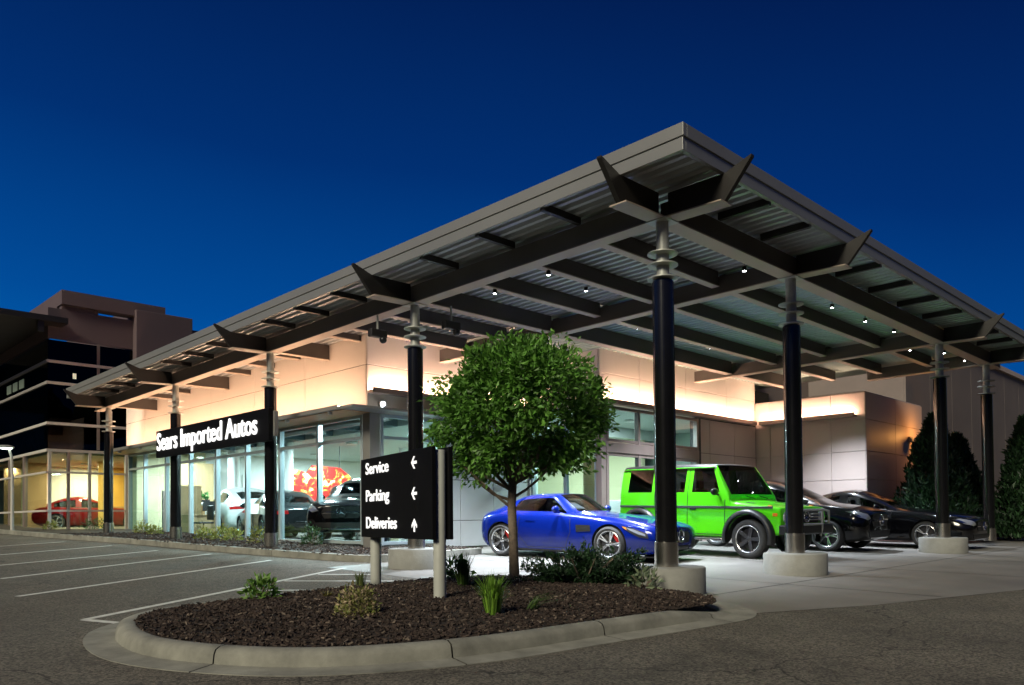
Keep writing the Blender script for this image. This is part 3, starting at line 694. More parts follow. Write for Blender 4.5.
# ground floor: mullions, rails, glass
gf0, gf1 = .68, 3.57
for x in (OX+.06, .28, 1.0, 1.55, 2.3): MB().box(x-.045, x+.045, OY-.06, OY+.06, gf0, gf1).build('mullion', M['strip'] if x != .28 else M['mull_brown'], O)
for y in (OY+3, OY+5.2, OY+9): MB().box(OX-.06, OX+.06, y-.12, y+.12, gf0, gf1).build('mullion', M['mull_brown'], O)
for z in (2.82, 1.42): MB().box(OX-.07, 2.6, OY-.07, OY-.012, z-.035, z+.035).box(OX-.07, OX-.012, OY-.011, OY+22, z-.035, z+.035).build('rail', M['strip'], O)
MB().box(OX+.11, 2.6, OY-.006, OY+.006, gf0, gf1).box(OX-.006, OX+.006, OY+.1, OY+22, gf0, gf1).build('window_pane', M['glass'], O)
MB().box(OX+.1, 9, OY+.1, OY+22, .5, .66).build('floor_slab', M['floor'], O)
MB().box(OX+.12, 9, OY+.14, OY+22, 3.5, 3.56).build('ceiling', mat('office_ceiling', (.7, .58, .38), .8, var=.05), O)
MB().box(1.4, 9, OY+7.5, OY+7.6, .66, 3.5).build('back_wall', M['white'], O)
MB().box(OX+.6, 1.38, OY+9, OY+9.1, .66, 3.5).build('back_wall', M['tan'], O)
MB().box(3.6, 4.8, OY+6.8, OY+7.3, .66, 3.5).build('timber_wall', mat('amber_wall', (.72, .42, .07), .5, var=.1, scale=2), O)
MB().cyl(2.55, OY+3.2, .66, 3.5, .24).build('interior_column', mat('amber_column', (.75, .45, .1), .5), O)
MB().box(1.5, 5, OY+6.5, OY+6.9, .66, 1.7).build('counter', M['tan'], O)
MB().box(.1, 1.0, OY+5.5, OY+5.7, .66, 3.5).build('interior_wall', mat('peach_wall', (.7, .48, .25), .7), O)
MB().box(OX+.5, .9, OY+12, OY+12.2, .66, 3.5).build('interior_wall', M['panel_dark'], O)
for i, (x, y) in enumerate([(.9, OY+2.2), (2.2, OY+4.6), (3.6, OY+2.2), (3.0, OY+6.2), (.5, OY+9)]):
    ceiling_light(x, y, 3.5, 170, ['small warm ceiling light nearest the glass corner of the office', 'small warm ceiling light above the office counter', 'small warm ceiling light near the office joint with the showroom', 'small warm ceiling light before the amber wall', 'small warm ceiling light deep in the office side room'][i], .1, True, 'warm ceiling lights in the office')
# lamp post outside the glass
lp = thing('lamp_post', 'slim pale lamp post with a lit head before the office glass', 'lamp', (-1.6, 25.9, .6))
MB().tube([(-1.6, 25.9, .55), (-1.6, 25.9, 2.6), (-1.63, 25.9, 3.3), (-1.7, 25.9, 3.55)], [.06, .05, .045, .04], 10).build('pole', M['strip'], lp)
MB().ball((-1.82, 25.85, 3.62), .28, .16, .07).build('head', M['galv'], lp)
MB().ball((-1.82, 25.83, 3.585), .22, .12, .05).build('lens', glow('lamp_lens', (.8, 1, .85), 10), lp)

# ------------------------------------------------------------------ signs
def text_mesh(name, txt, size, mtx, m, parent, sx=1.0, depth=.01, bold=0., align='LEFT'):
    """lettering cut from sheet; bold: strokes widened by lapping shifted copies"""
    c = D.curves.new('t', 'FONT'); c.body = txt; c.size = size; c.extrude = depth; c.align_x = align; c.resolution_u = 6
    o = D.objects.new('t', c); COL.objects.link(o)
    bpy.context.view_layer.update()
    dg = bpy.context.evaluated_depsgraph_get(); m0 = D.meshes.new_from_object(o.evaluated_get(dg)); D.objects.remove(o)
    w_ = max(v.co.x for v in m0.vertices) - min(v.co.x for v in m0.vertices)
    s = sx if sx > 0 else (-sx)/w_
    bm = bmesh.new()
    for k, (dx, dy) in enumerate([(0, 0), (bold, 0), (-bold, 0), (0, bold*.6), (0, -bold*.6)] if bold else [(0, 0)]):
        q = m0.copy(); q.transform(Matrix.Translation((dx, dy, .0009*k)) @ Matrix.Diagonal((s, 1, 1, 1))); bm.from_mesh(q); D.meshes.remove(q)
    me = D.meshes.new(name); bm.to_mesh(me); bm.free(); D.meshes.remove(m0)
    me.transform(Matrix.Translation(-origin_of(parent)) @ mtx)
    me.materials.clear(); return link(name, me, m, parent)
def frame(org, xd, zd=Vector((0, 0, 1))):
    xd = Vector(xd).normalized(); n = xd.cross(zd)
    m = Matrix((xd, zd, n)).transposed().to_4x4(); m.translation = Vector(org); return m
sg = thing('dealer_sign', 'long black fascia sign with glowing white lettering between two canopy columns', 'sign', (-.17, 13.7, 2.8))
MB().box(-.30, -.18, 10.11, 16.45, 2.74, 3.465).build('panel', M['signblack'], sg, bevel=.008)
text_mesh('lettering', 'Sears Imported Autos', .67, frame((-.312, 16.36, 2.93), (0, -1, 0)), M['sign_letters'], sg, sx=-5.72, depth=.012, bold=.011)
MB().box(-.19, -.1, 10.04, 10.10, 2.85, 3.4).build('end_clamp', M['ledge'], sg)
for y in (10.576, 15.864): MB().box(-.181, -.10, y-.15, y+.15, 2.95, 3.35).build('mounting_bracket', M['ledge'], sg)
# directional sign: two panels sandwiching two round posts
pl, prt = Vector((-2.953, 2.60, 0)), Vector((-3.495, .50, 0)); xd = (prt-pl).normalized(); nn = xd.cross(Vector((0, 0, 1)))
ds = thing('directional_sign', 'black two-sided directional sign with white words and arrows on round posts', 'sign', (-3.05, 1.7, .15))
zb0, zt0 = .768, 1.752; Wd = (prt-pl).length
def panel(off, nm):
    m = frame(pl.lerp(prt, .5) + nn*off + Vector((0, 0, (zb0+zt0)/2)), xd)
    return MB().obox(m, Wd, zt0-zb0, .05).build(nm, M['signblack'], ds, bevel=.006)
panel(.0, 'front_panel'); panel(-.20, 'rear_panel')
for c in (Vector((-2.902, 2.397, 0)), Vector((-3.376, .557, 0))):
    MB().lathe([(.068, gz(c.x, c.y)+.05), (.068, zt0-.04), (.06, zt0-.03)], Matrix.Translation((c.x, c.y, 0)), 28).build('post', M['post'], ds)
def sp(u, v): return pl + xd*(u*Wd) + nn*.028 + Vector((0, 0, zb0+v*(zt0-zb0)))
for txt, v, wdt in (('Service', .80, .76), ('Parking', .455, .77), ('Deliveries', .115, 1.0)):
    text_mesh('lettering', txt, .20, frame(sp(.085, v), xd), M['sign_vinyl'], ds, sx=-wdt, depth=.003, bold=.005)
def arrow(u, v, ang):
    pts = [(a*.8, b*.8) for a, b in [(-.09, 0), (-.005, .085), (-.005+.04, .085), (-.03, .02), (.09, .02), (.09, -.02), (-.03, -.02), (.035, -.085), (-.005, -.085)]]
    m = frame(sp(u, v), xd); ca, sa = math.cos(ang), math.sin(ang)
    MB().prism([m @ Vector((a*ca-b*sa, a*sa+b*ca, -.002)) for a, b in pts], nn*.006).build('arrow', M['sign_vinyl'], ds)
arrow(.79, .855, 0); arrow(.79, .51, 0); arrow(.79, .155, -math.pi/2)
# cameras hung beside the second column
for i, (dx, dy, lb) in enumerate([(.55, -.35, 'small grey security camera hanging right of the column behind the directional sign'), (-.1, 1.0, 'small grey security camera hanging left of the column behind the directional sign')]):
    x, y = dx, S+dy; z = H0+cz(y)
    t = thing('security_camera', lb, 'camera', (x, y, z), 'security cameras under the canopy')
    MB().cyl(x, y, z-.28, z+.01, .02, n=10).build('stem', M['galv'], t)
    MB().box(x-.18, x+.18, y-.07, y+.07, z-.42, z-.27).build('housing', M['bracket'], t, bevel=.02)
    MB().ball((x+.1, y-.03, z-.45), .07, .07, .07).build('dome', M['trim'], t)
# ------------------------------------------------------------------ cars
def car_shell(st, half_glass, crease_rows, arches, pmat, wind, lvl=2, crease=.55, roofmat=None, creased_st=(), extra_crease=None):
    """lofted body: st = [(x, [(y,z)*9])], half_glass = set of (station, row) cells that are glass; returns body object + window meshes + BVH"""
    n = len(st); vs = []; idx = []
    for x, pts in st:
        row = []
        for k in range(9): row.append(len(vs)); vs.append((x if not isinstance(pts[k], tuple) or len(pts[k]) < 3 else x+pts[k][2], pts[k][0], pts[k][1]))
        mir = []
        for k in range(9):
            if k in (0, 8): mir.append(row[k])
            else: mir.append(len(vs)); q = vs[row[k]]; vs.append((q[0], -q[1], q[2]))
        idx.append((row, mir))
    fs = []; mi = []
    for i in range(n-1):
        for k in range(8):
            gl = 1 if (i, k) in half_glass else (3 if roofmat is not None and (i, k) in roofmat[1] else 0)
            a, b = idx[i][0], idx[i+1][0]; fs.append((a[k], a[k+1], b[k+1], b[k])); mi.append(gl)
            a, b = idx[i][1], idx[i+1][1]; fs.append((a[k+1], a[k], b[k], b[k+1])); mi.append(gl)
    for i in (0, n-1):
        r, m_ = idx[i]
        for k in range(0, 8):
            # end caps as quads across the car
            f = (r[k], m_[k], m_[k+1], r[k+1]) if k not in (0, 7) else ((r[0], m_[1], r[1]) if k == 0 else (r[7], m_[7], r[8]))
            fs.append(f if i == 0 else f[::-1]); mi.append(0)
    me = D.meshes.new('shell'); me.from_pydata(vs, [], fs); me.polygons.foreach_set('material_index', mi); me.update()
    bm = bmesh.new(); bm.from_mesh(me); bmesh.ops.recalc_face_normals(bm, faces=bm.faces)
    cl = bm.edges.layers.float.new('crease_edge'); bm.verts.ensure_lookup_table()
    rowset = {}
    for i in range(n):
        for k in range(9): rowset[idx[i][0][k]] = (i, k); rowset[idx[i][1][k]] = (i, k)
    for e in bm.edges:
        a, b = rowset[e.verts[0].index], rowset[e.verts[1].index]
        if a[1] == b[1] and a[1] in crease_rows: e[cl] = crease_rows[a[1]]
        if a[0] == b[0] and a[0] in creased_st: e[cl] = max(e[cl], creased_st[a[0]])
        if a[0] == b[0] and a[0] in (0, n-1): e[cl] = max(e[cl], .35)
    bm.to_mesh(me); bm.free()
    for q in (pmat, wind, M['cabin'], roofmat[0] if roofmat else pmat): me.materials.append(q)
    o = D.objects.new('shell', me); COL.objects.link(o)
    sb = o.modifiers.new('s', 'SUBSURF'); sb.levels = lvl; sb.render_levels = lvl
    cut = []
    for x, z, r in arches:
        for sgn in (-1, 1):
            mb = MB().lathe([(r, -.36), (r, .36)], Matrix.Translation((x, sgn*(arch_y+.0), z)) @ Matrix.Rotation(math.pi/2, 4, 'X'), 40)
            c = mb.build('cut', [M['cabin']], None); c.data.materials.clear()
            for q in (pmat, wind, M['cabin']): c.data.materials.append(q)
            c.data.polygons.foreach_set('material_index', [2]*len(c.data.polygons)); cut.append(c)
            b = o.modifiers.new('b', 'BOOLEAN'); b.object = c; b.operation = 'DIFFERENCE'; b.solver = 'EXACT'
            try: b.material_mode = 'INDEX'
            except Exception: pass
    bpy.context.view_layer.update(); dg = bpy.context.evaluated_depsgraph_get()
    ev = D.meshes.new_from_object(o.evaluated_get(dg))
    for c in cut: D.objects.remove(c)
    D.objects.remove(o)
    bm = bmesh.new(); bm.from_mesh(ev); bvh = BVHTree.FromBMesh(bm)
    gl = [f for f in bm.faces if f.material_index == 1]
    comps = []; seen = set()
    for f in gl:
        if f in seen: continue
        stack = [f]; seen.add(f); comp = []
        while stack:
            q = stack.pop(); comp.append(q)
            for e in q.edges:
                for h in e.link_faces:
                    if h.material_index == 1 and h not in seen: seen.add(h); stack.append(h)
        comps.append(([v.co.copy() for f in comp for v in f.verts], [len(f.verts) for f in comp]))
    bmesh.ops.delete(bm, geom=gl, context='FACES')
    for f in bm.faces: f.smooth = f.material_index != 2
    body = D.meshes.new('body'); bm.to_mesh(body); bm.free()
    for q in (pmat, wind, M['cabin'], roofmat[0] if roofmat else pmat): body.materials.append(q)
    wins = []
    for co, cnt in comps:
        mw = D.meshes.new('window'); fs = []; i = 0
        for c in cnt: fs.append(tuple(range(i, i+c))); i += c
        mw.from_pydata(co, [], fs); b2 = bmesh.new(); b2.from_mesh(mw); bmesh.ops.remove_doubles(b2, verts=b2.verts, dist=1e-5)
        for f in b2.faces: f.smooth = True
        b2.to_mesh(mw); b2.free(); mw.materials.append(wind); wins.append(mw)
    D.meshes.remove(me)
    return body, wins, bvh
arch_y = .8
def patch(bvh, poly, d, off=.005, rings=4, thick=0, org=4.0):
    """closed outline projected on the bodywork. d: 'F' front (poly=(y,z)), 'R' rear, 'L'/'S' sides (poly=(x,z)), 'T' top (poly=(x,y))"""
    n = len(poly); dense = []
    for i in range(n):
        a = Vector(poly[i]); b = Vector(poly[(i+1) % n])
        for q in range(3): dense.append(a.lerp(b, q/3))
    c = sum(dense, Vector((0, 0)))/len(dense); vs = []; ok = True
    for r in range(rings+1):
        s = 1-r/(rings+.0)
        for p in dense:
            q = c+(p-c)*s
            if d == 'F': o, v = Vector((org, q.x, q.y)), Vector((-1, 0, 0))
            elif d == 'R': o, v = Vector((-org, q.x, q.y)), Vector((1, 0, 0))
            elif d == 'L': o, v = Vector((q.x, org, q.y)), Vector((0, -1, 0))
            elif d == 'S': o, v = Vector((q.x, -org, q.y)), Vector((0, 1, 0))
            else: o, v = Vector((q.x, q.y, org)), Vector((0, 0, -1))
            h = bvh.ray_cast(o, v)
            if h[0] is None: return None
            nrm = h[1] if h[1].dot(v) < 0 else -h[1]
            vs.append(h[0]+nrm*off)
    m = len(dense); fs = [(r*m+i, r*m+(i+1) % m, (r+1)*m+(i+1) % m, (r+1)*m+i) for r in range(rings) for i in range(m)]
    return vs, fs
def add_patch(name, bvh, poly, d, m, parent, **k):
    r = patch(bvh, poly, d, **k)
    if r is None: return None
    mb = MB().add(r[0], r[1], True); return mb.build(name, m, parent, local=True)
def seam(bvh, pts, d, w=.012, off=.003):
    out = MB()
    for a, b in zip(pts[:-1], pts[1:]):
        a = Vector(a); b = Vector(b); t = (b-a).normalized(); nrm = Vector((-t.y, t.x))*w/2
        seg = max(1, int((b-a).length/.12))
        for k in range(seg):
            p, q = a.lerp(b, k/seg), a.lerp(b, (k+1)/seg)
            r = patch(bvh, [p-nrm, q-nrm, q+nrm, p+nrm], d, off=off, rings=1)
            if r: out.add(r[0], r[1], True)
    return out
def ell(cx, cy, rx, ry, n=10): return [(cx+rx*math.cos(2*math.pi*k/n), cy+ry*math.sin(2*math.pi*k/n)) for k in range(n)]
def wheel(parent, x, y, r, w, rim, spokes, rimmat, style='pair', cal=None):
    s = 1 if y > 0 else -1
    t = D.objects.new('wheel', None); COL.objects.link(t); t.parent = parent; t.location = (x, y, r); t.empty_display_size = .1
    rot = Matrix.Rotation(-s*math.pi/2, 4, 'X')     # local z -> outward
    h = w/2
    MB().lathe([(rim-.012, -h+.02), (rim+.01, -h), (r-.05, -h), (r-.012, -h+.035), (r, -h+.07), (r, h-.07), (r-.012, h-.035), (r-.05, h), (rim+.012, h-.004), (rim-.004, h-.02)], rot, 48, cap=False).build('tyre', M['tyre'], t, local=True)
    mb = MB().lathe([(rim, h-.018), (rim-.012, h-.012), (rim-.022, h-.02), (rim-.035, h-.05), (rim-.045, -h+.04)], rot, 48, cap=False)
    mb.lathe([(.001, h-.05), (.045, h-.052), (.062, h-.07), (.07, h-.12)], rot, 24, cap=False)
    for k in range(spokes):
        a = 2*math.pi*k/spokes
        for da in ((-.13, .13) if style == 'pair' else (0,)):
            wd = .03 if style == 'pair' else .075
            p0 = rot @ Vector((.05*math.cos(a), .05*math.sin(a), h-.07)); p1 = rot @ Vector(((rim-.02)*math.cos(a+da), (rim-.02)*math.sin(a+da), h-.035))
            tt = (p1-p0).normalized(); zz = (rot.to_3x3() @ Vector((0, 0, 1))); yy = zz.cross(tt).normalized(); z2 = tt.cross(yy)
            m = Matrix((tt, yy, z2)).transposed().to_4x4(); m.translation = (p0+p1)/2
            mb.obox(m, (p1-p0).length, wd, .03)
    mb.build('rim', rimmat, t, local=True, bevel=.003, seg=1)
    MB().lathe([(.05, 0), (rim*.78, 0), (rim*.78, .02), (.05, .02)], rot, 32).build('brake_disc', M['disc'], t, local=True)
    if cal:
        MB().obox(Matrix.Translation((-.0, 0, 0)) @ rot @ Matrix.Translation((rim*.66*.8, rim*.66*.6, .01)) @ Matrix.Rotation(.64, 4, 'Z'), .07, .2, .08).build('brake_caliper', cal, t, local=True, bevel=.012)
    return t
def star(parent, x, y, z, r, nm='emblem', tilt=0.):
    """three-pointed star in a ring, facing +x"""
    t = Matrix.Translation((x, y, z)) @ Matrix.Rotation(tilt, 4, 'Y') @ Matrix.Rotation(math.pi/2, 4, 'Y')
    mb = MB(); n = 28; prof = [(r-.012, 0), (r-.006, .012), (r+.006, .012), (r+.012, 0)]
    mb.lathe(prof, t, n, cap=False)
    for k in range(3):
        a = math.pi+2*math.pi*k/3
        c, s_ = math.cos(a), math.sin(a)
        tip = Vector((r*c, r*s_, .006)); b1 = Vector((-.16*r*s_, .16*r*c, .006)); b2 = -b1; b2.z = .006; ctr = Vector((0, 0, .02))
        mb.add([t @ tip, t @ b1, t @ ctr, t @ b2], [(0, 1, 2), (0, 2, 3)])
    return mb.build(nm, M['chrome'], parent, local=True)
def place_car(name, label, hx, hy, x, y, lift=0., group=None, flat=False):
    t = thing(name, label, 'car', (0, 0, 0), group)
    h = Vector((hx, hy, 0)).normalized()
    nrm = Vector((-GV, -GU, 1)).normalized() if not flat else Vector((0, 0, 1))
    X = (h - nrm*h.dot(nrm)).normalized(); Y = nrm.cross(X)
    m = Matrix((X, Y, nrm)).transposed(); t.rotation_euler = m.to_euler(); t.location = (x, y, (gz(x, y)+.006 if not flat else FZ-.02)+lift); return t
def interior(parent, xs_, w, zf, zs_, zt, dash_x, dash_z):
    MB().box(-1.6, dash_x+.2, -w, w, zf, zf+.05).build('cabin_floor', M['cabin'], parent, local=True)
    MB().box(dash_x-.1, dash_x+.28, -w, w, dash_z-.25, dash_z).build('dashboard', M['cabin'], parent, local=True, bevel=.05)
    for x in xs_:
        for y in (-w*.52, w*.52):
            MB().box(x-.25, x+.28, y-.23, y+.23, zs_-.12, zs_).box(x-.36, x-.22, y-.22, y+.22, zs_-.05, zt-.2).box(x-.36, x-.27, y-.12, y+.12, zt-.19, zt).build('seat', M['seat'], parent, local=True, bevel=.04)
    MB().lathe([(.16, -.012), (.185, 0), (.16, .012), (.15, 0)], Matrix.Translation((dash_x-.28, w*.52, dash_z-.0)) @ Matrix.Rotation(R(65), 4, 'Y'), 24, cap=False).build('steering_wheel', M['trim'], parent, local=True)
def mirror(parent, x, y, z, m, s):
    MB().ball((x, y+s*.1, z), .06, .12, .075).tube([(x, y-s*.03, z-.06), (x, y+s*.06, z-.03)], .025, 8).build('mirror', m, parent, local=True)

# ---- low blue sports coupe
def S9(zb, wb, ws, zs_, wm, zm, wsh, zsh, wbelt, zbelt, wr, zr, wi, zi, zc): return [(0, zb), (wb, zb), (ws, zs_), (wm, zm), (wsh, zsh), (wbelt, zbelt), (wr, zr), (wi, zi), (0, zc)]
ZC = lambda z: z if z < .3 else .3+(z-.3)*1.06
coupe = [
 (2.36, S9(.24, .68, .80, .30, .83, .44, .77, .57, .64, .615, .48, .635, .28, .645, .65)),
 (2.20, S9(.15, .78, .90, .26, .93, .48, .87, .64, .73, .69, .52, .71, .3, .72, .73)),
 (1.78, S9(.13, .80, .92, .25, .95, .52, .90, .70, .75, .77, .57, .775, .33, .785, .795)),
 (1.33, S9(.13, .82, .92, .24, .97, .54, .95, .75, .80, .84, .60, .825, .35, .835, .845)),
 (.95, S9(.13, .82, .91, .23, .94, .50, .91, .76, .80, .85, .64, .85, .42, .875, .885)),
 (.58, S9(.13, .82, .91, .23, .93, .50, .90, .79, .81, .885, .76, .91, .71, .915, .93)),
 (.04, S9(.13, .82, .91, .23, .93, .52, .91, .81, .82, .91, .625, 1.21, .585, 1.25, 1.285)),
 (-.80, S9(.13, .82, .91, .23, .94, .54, .92, .83, .82, .92, .61, 1.18, .53, 1.245, 1.29)),
 (-1.02, S9(.13, .82, .92, .24, .96, .56, .95, .84, .84, .925, .58, 1.14, .50, 1.215, 1.265)),
 (-1.35, S9(.13, .82, .93, .25, .975, .57, .97, .83, .85, .925, .56, 1.04, .47, 1.11, 1.175)),
 (-1.72, S9(.15, .80, .92, .26, .95, .56, .93, .81, .78, .90, .55, .945, .43, .975, 1.01)),
 (-1.96, S9(.22, .66, .80, .32, .83, .55, .80, .76, .68, .84, .52, .87, .4, .885, .90)),
 (-2.07, S9(.34, .45, .58, .40, .62, .55, .58, .70, .50, .76, .42, .785, .36, .795, .80))]
coupe = [(x, [(y, ZC(z)) for y, z in p]) for x, p in coupe]
for i_, dxs in ((5, (0, 0, 0, 0, 0, -.30, -.36, -.12, 0)), (6, (0, 0, 0, 0, 0, -.1, -.20, -.10, 0))):
    coupe[i_] = (coupe[i_][0], [(p[0], p[1], dx) for p, dx in zip(coupe[i_][1], dxs)])
arch_y = .95
cb, cw, cbv = car_shell(coupe, {(5, 7), (5, 5), (6, 5), (7, 5), (8, 7), (9, 7)}, {1: .6, 4: .25, 5: .5, 6: .3}, [(1.33, .345, .385), (-1.30, .345, .39)], M['p_blue'], M['carglass'], creased_st={5: .85, 6: .5})
hd = Vector((.136, -.99)).normalized(); fa = Vector((3.46, 3.62)) + .80*Vector((-hd.y, hd.x)); c0 = fa - 1.33*hd
car = place_car('sports_coupe', 'low metallic blue sports coupe parked behind the small tree', hd.x, hd.y, c0.x, c0.y)
link('body', cb, None, car)
for q in cw: link('window', q, None, car)
for x in (1.33, -1.30):
    for s in (-1, 1): wheel(car, x, s*.83, .345, .27, .262, 5, M['rim_s'], 'pair', M['red'])
interior(car, (-.45,), .62, .3, .5, 1.12, .32, .93)
MB().obox(Matrix.Translation((.16, -.30, 1.07)) @ Matrix.Rotation(R(24), 4, 'Y'), .30, .36, .012).build('window_paper', M['paper'], car, local=True)
add_patch('grille', cbv, [(-.42, .36), (.42, .36), (.47, .47), (.40, .575), (-.40, .575), (-.47, .47)], 'F', M['trim'], car, off=.006)
mb = MB()
for k in range(-7, 8):
    r = patch(cbv, [(k*.055-.006, .385), (k*.055+.006, .385), (k*.055+.006, .555), (k*.055-.006, .555)], 'F', off=.012, rings=2)
    if r: mb.add(r[0], r[1])
mb.build('grille_bars', M['chrome'], car, local=True); star(car, 2.40, 0, .49, .115)
for s in (-1, 1):
    d = 'L' if s > 0 else 'S'
    add_patch('headlight', cbv, [(1.60, .70), (1.86, .655), (2.14, .56), (2.17, .47), (1.98, .49), (1.76, .59)], d, M['trim'], car, off=.006)
    add_patch('headlight_lens', cbv, [(1.70, .665), (1.86, .635), (2.10, .55), (2.12, .51), (1.97, .545), (1.80, .61)], d, M['lamp'], car, off=.012)
    add_patch('side_marker', cbv, [(1.62, .685), (1.70, .67), (1.73, .62), (1.68, .645)], d, M['amber'], car, off=.013)
    add_patch('air_intake', cbv, [(s*.47, .20), (s*.80, .22), (s*.84, .40), (s*.60, .44)], 'F', M['trim'], car, off=.006)
    d = 'L' if s > 0 else 'S'
    add_patch('side_vent', cbv, [(.58, .56), (.92, .58), (.90, .70), (.56, .70)], d, M['trim'], car, off=.006)
    seam(cbv, [(.42, .84), (.44, .55), (.30, .24), (-.62, .22), (-.86, .50), (-.82, .85)], d, .012).build('door_seam', M['trim'], car, local=True)
    seam(cbv, [(-.42, .775), (-.66, .785)], d, .028, .01).build('door_handle', M['p_blue'], car, local=True)
    seam(cbv, [(1.78, .17), (1.70, .17), (.92, .16), (.9, .16), (-.9, .17)], d, .04, .006).build('sill_trim', M['trim'], car, local=True)
    mirror(car, .16, s*.92, 1.0, M['p_blue'], s)
    add_patch('tail_light', cbv, [(s*.35, .74), (s*.66, .70), (s*.66, .77), (s*.36, .79)], 'R', M['tail'], car, off=.006)
add_patch('lower_intake', cbv, [(-.42, .21), (.42, .21), (.44, .31), (-.44, .31)], 'F', M['trim'], car, off=.006)
MB().box(1.95, 2.38, -.80, .80, .105, .13).build('splitter', M['trim'], car, local=True, bevel=.01)
seam(cbv, [(2.0, .58), (1.4, .56), (.75, .52)], 'T', .01).build('bonnet_seam', M['trim'], car, local=True); seam(cbv, [(2.0, -.58), (1.4, -.56), (.75, -.52)], 'T', .01).build('bonnet_seam', M['trim'], car, local=True)

# ---- green boxy off-roader
def GB(x, w, zb, zt, zbelt): return None
gw = .90
LO = (.40, .84, .89, .44, .91, .80, .90, 1.10)
def GR(z5, y6, z6, y7, z7, z8, lo=LO, y5=.885): return S9(*lo, y5, z5, y6, z6, y7, z7, z8)
gbody = [
 (2.13, S9(.52, .80, .84, .56, .86, .76, .85, .95, .84, .985, .80, 1.0, .45, 1.01, 1.015)),
 (2.10, S9(.50, .82, .86, .54, .88, .78, .87, .98, .86, 1.015, .80, 1.035, .45, 1.05, 1.055)),
 (1.80, S9(.46, .84, .88, .50, .90, .78, .885, 1.01, .87, 1.05, .80, 1.07, .45, 1.09, 1.095)),
 (1.42, S9(.42, .84, .89, .46, .91, .80, .895, 1.04, .88, 1.085, .80, 1.11, .45, 1.13, 1.135)),
 (1.02, S9(.40, .84, .89, .44, .91, .80, .90, 1.07, .885, 1.125, .82, 1.15, .45, 1.17, 1.175)),
 (.97, S9(.40, .84, .89, .44, .91, .80, .90, 1.08, .89, 1.18, .86, 1.195, .72, 1.205, 1.21)),
 (.95, S9(*LO, .89, 1.24, .86, 1.29, .80, 1.295, 1.30)),
 (.93, GR(1.30, .775, 1.86, .72, 1.945, 1.96)),
 (.74, GR(1.35, .765, 1.865, .70, 1.955, 1.975)),
 (.0, GR(1.35, .765, 1.87, .70, 1.97, 1.99)),
 (-.17, GR(1.35, .765, 1.87, .70, 1.97, 1.99)),
 (-.93, GR(1.35, .765, 1.87, .70, 1.97, 1.99)),
 (-1.08, GR(1.35, .765, 1.87, .70, 1.97, 1.99)),
 (-1.80, GR(1.35, .77, 1.865, .70, 1.965, 1.985)),
 (-2.00, GR(1.35, .77, 1.86, .70, 1.95, 1.97, (.46, .84, .89, .50, .91, .80, .90, 1.10))),
 (-2.05, GR(1.32, .76, 1.83, .68, 1.92, 1.94, (.50, .80, .86, .54, .88, .80, .87, 1.08), .86))]
for i_, dxs in ((7, (0, 0, 0, 0, 0, 0, -.36, -.40, -.40)), (8, (0, 0, 0, 0, 0, 0, -.24, -.30, -.30))):
    gbody[i_] = (gbody[i_][0], [(p[0], p[1], dx) for p, dx in zip(gbody[i_][1], dxs)])
arch_y = .95
gb, gwn, gbv = car_shell(gbody, {(6, 7), (8, 5), (10, 5), (12, 5)}, {1: .7, 2: .6, 4: .5, 5: .85, 6: .8, 7: .6}, [(1.42, .40, .50), (-1.43, .40, .50)], M['p_green'], M['carglass'], creased_st={4: .5, 5: .9, 6: .9, 7: .9, 8: .9, 9: .9, 10: .9, 11: .9, 12: .9, 13: .9, 14: .7, 1: .6}, roofmat=(M['trim'], {(i, 7) for i in range(7, 15)} | {(i, 6) for i in range(7, 15)}))
hd = Vector((-.07, -1)).normalized(); fa = Vector((6.13, 2.12)) + .77*Vector((-hd.y, hd.x)); c0 = fa - 1.42*hd
car = place_car('off_roader', 'bright green boxy off-road wagon with black roof and flared black wheel arches', hd.x, hd.y, c0.x, c0.y)
link('body', gb, None, car)
for q in gwn: link('window', q, None, car)
for x in (1.42, -1.43):
    for s in (-1, 1):
        wheel(car, x, s*.80, .40, .28, .285, 5, M['rim_d'], 'single', None)
        rq = Matrix.Translation((x, s*.80, .40)) @ Matrix.Rotation(-s*math.pi/2, 4, 'X')
        MB().lathe([(.262, .128), (.278, .136), (.288, .13), (.29, .12)], rq, 48, cap=False).build('rim_edge', M['rim_s'], car, local=True)
        # black arch flare
        mb = MB(); pr = []
        n = 20
        a0, a1 = R(-14), R(194)
        for k in range(n+1):
            a = a0+(a1-a0)*k/n; c, s2 = math.cos(a), math.sin(a)
            for rr, yy in ((.495, .86), (.495, 1.0), (.53, 1.005), (.585, .97), (.60, .88)): pr.append((x+rr*c, s*yy, .43+rr*.97*s2))
        m5 = 5
        mb.add(pr, [(k*m5+j, k*m5+j+1, (k+1)*m5+j+1, (k+1)*m5+j) for k in range(n) for j in range(4)], True)
        mb.add(pr[:5], [(0, 1, 2, 3, 4)]); mb.add(pr[-5:], [(4, 3, 2, 1, 0)]); mb.build('arch_flare', M['trim'], car, local=True)
interior(car, (.15, -.8), .66, .6, .95, 1.62, .72, 1.2)
MB().obox(Matrix.Translation((2.14, 0, .85)), .04, 1.06, .24).build('grille', M['trim'], car, local=True, bevel=.01)
mb = MB()
for z in (.79, .85, .91): mb.box(2.155, 2.185, -.5, .5, z-.014, z+.014)
mb.build('grille_bars', M['chrome'], car, local=True, bevel=.004); star(car, 2.195, 0, .85, .11)
MB().box(2.08, 2.30, -.88, .88, .50, .70).build('bumper', M['trim'], car, local=True, bevel=.03)
mb = MB()
for s in (-1, 1):
    mb.tube([(2.26, s*.42, .46), (2.30, s*.42, .6), (2.30, s*.42, .98), (2.28, s*.44, 1.0), (2.24, s*.80, .96), (2.22, s*.84, .70)], .024, 8)
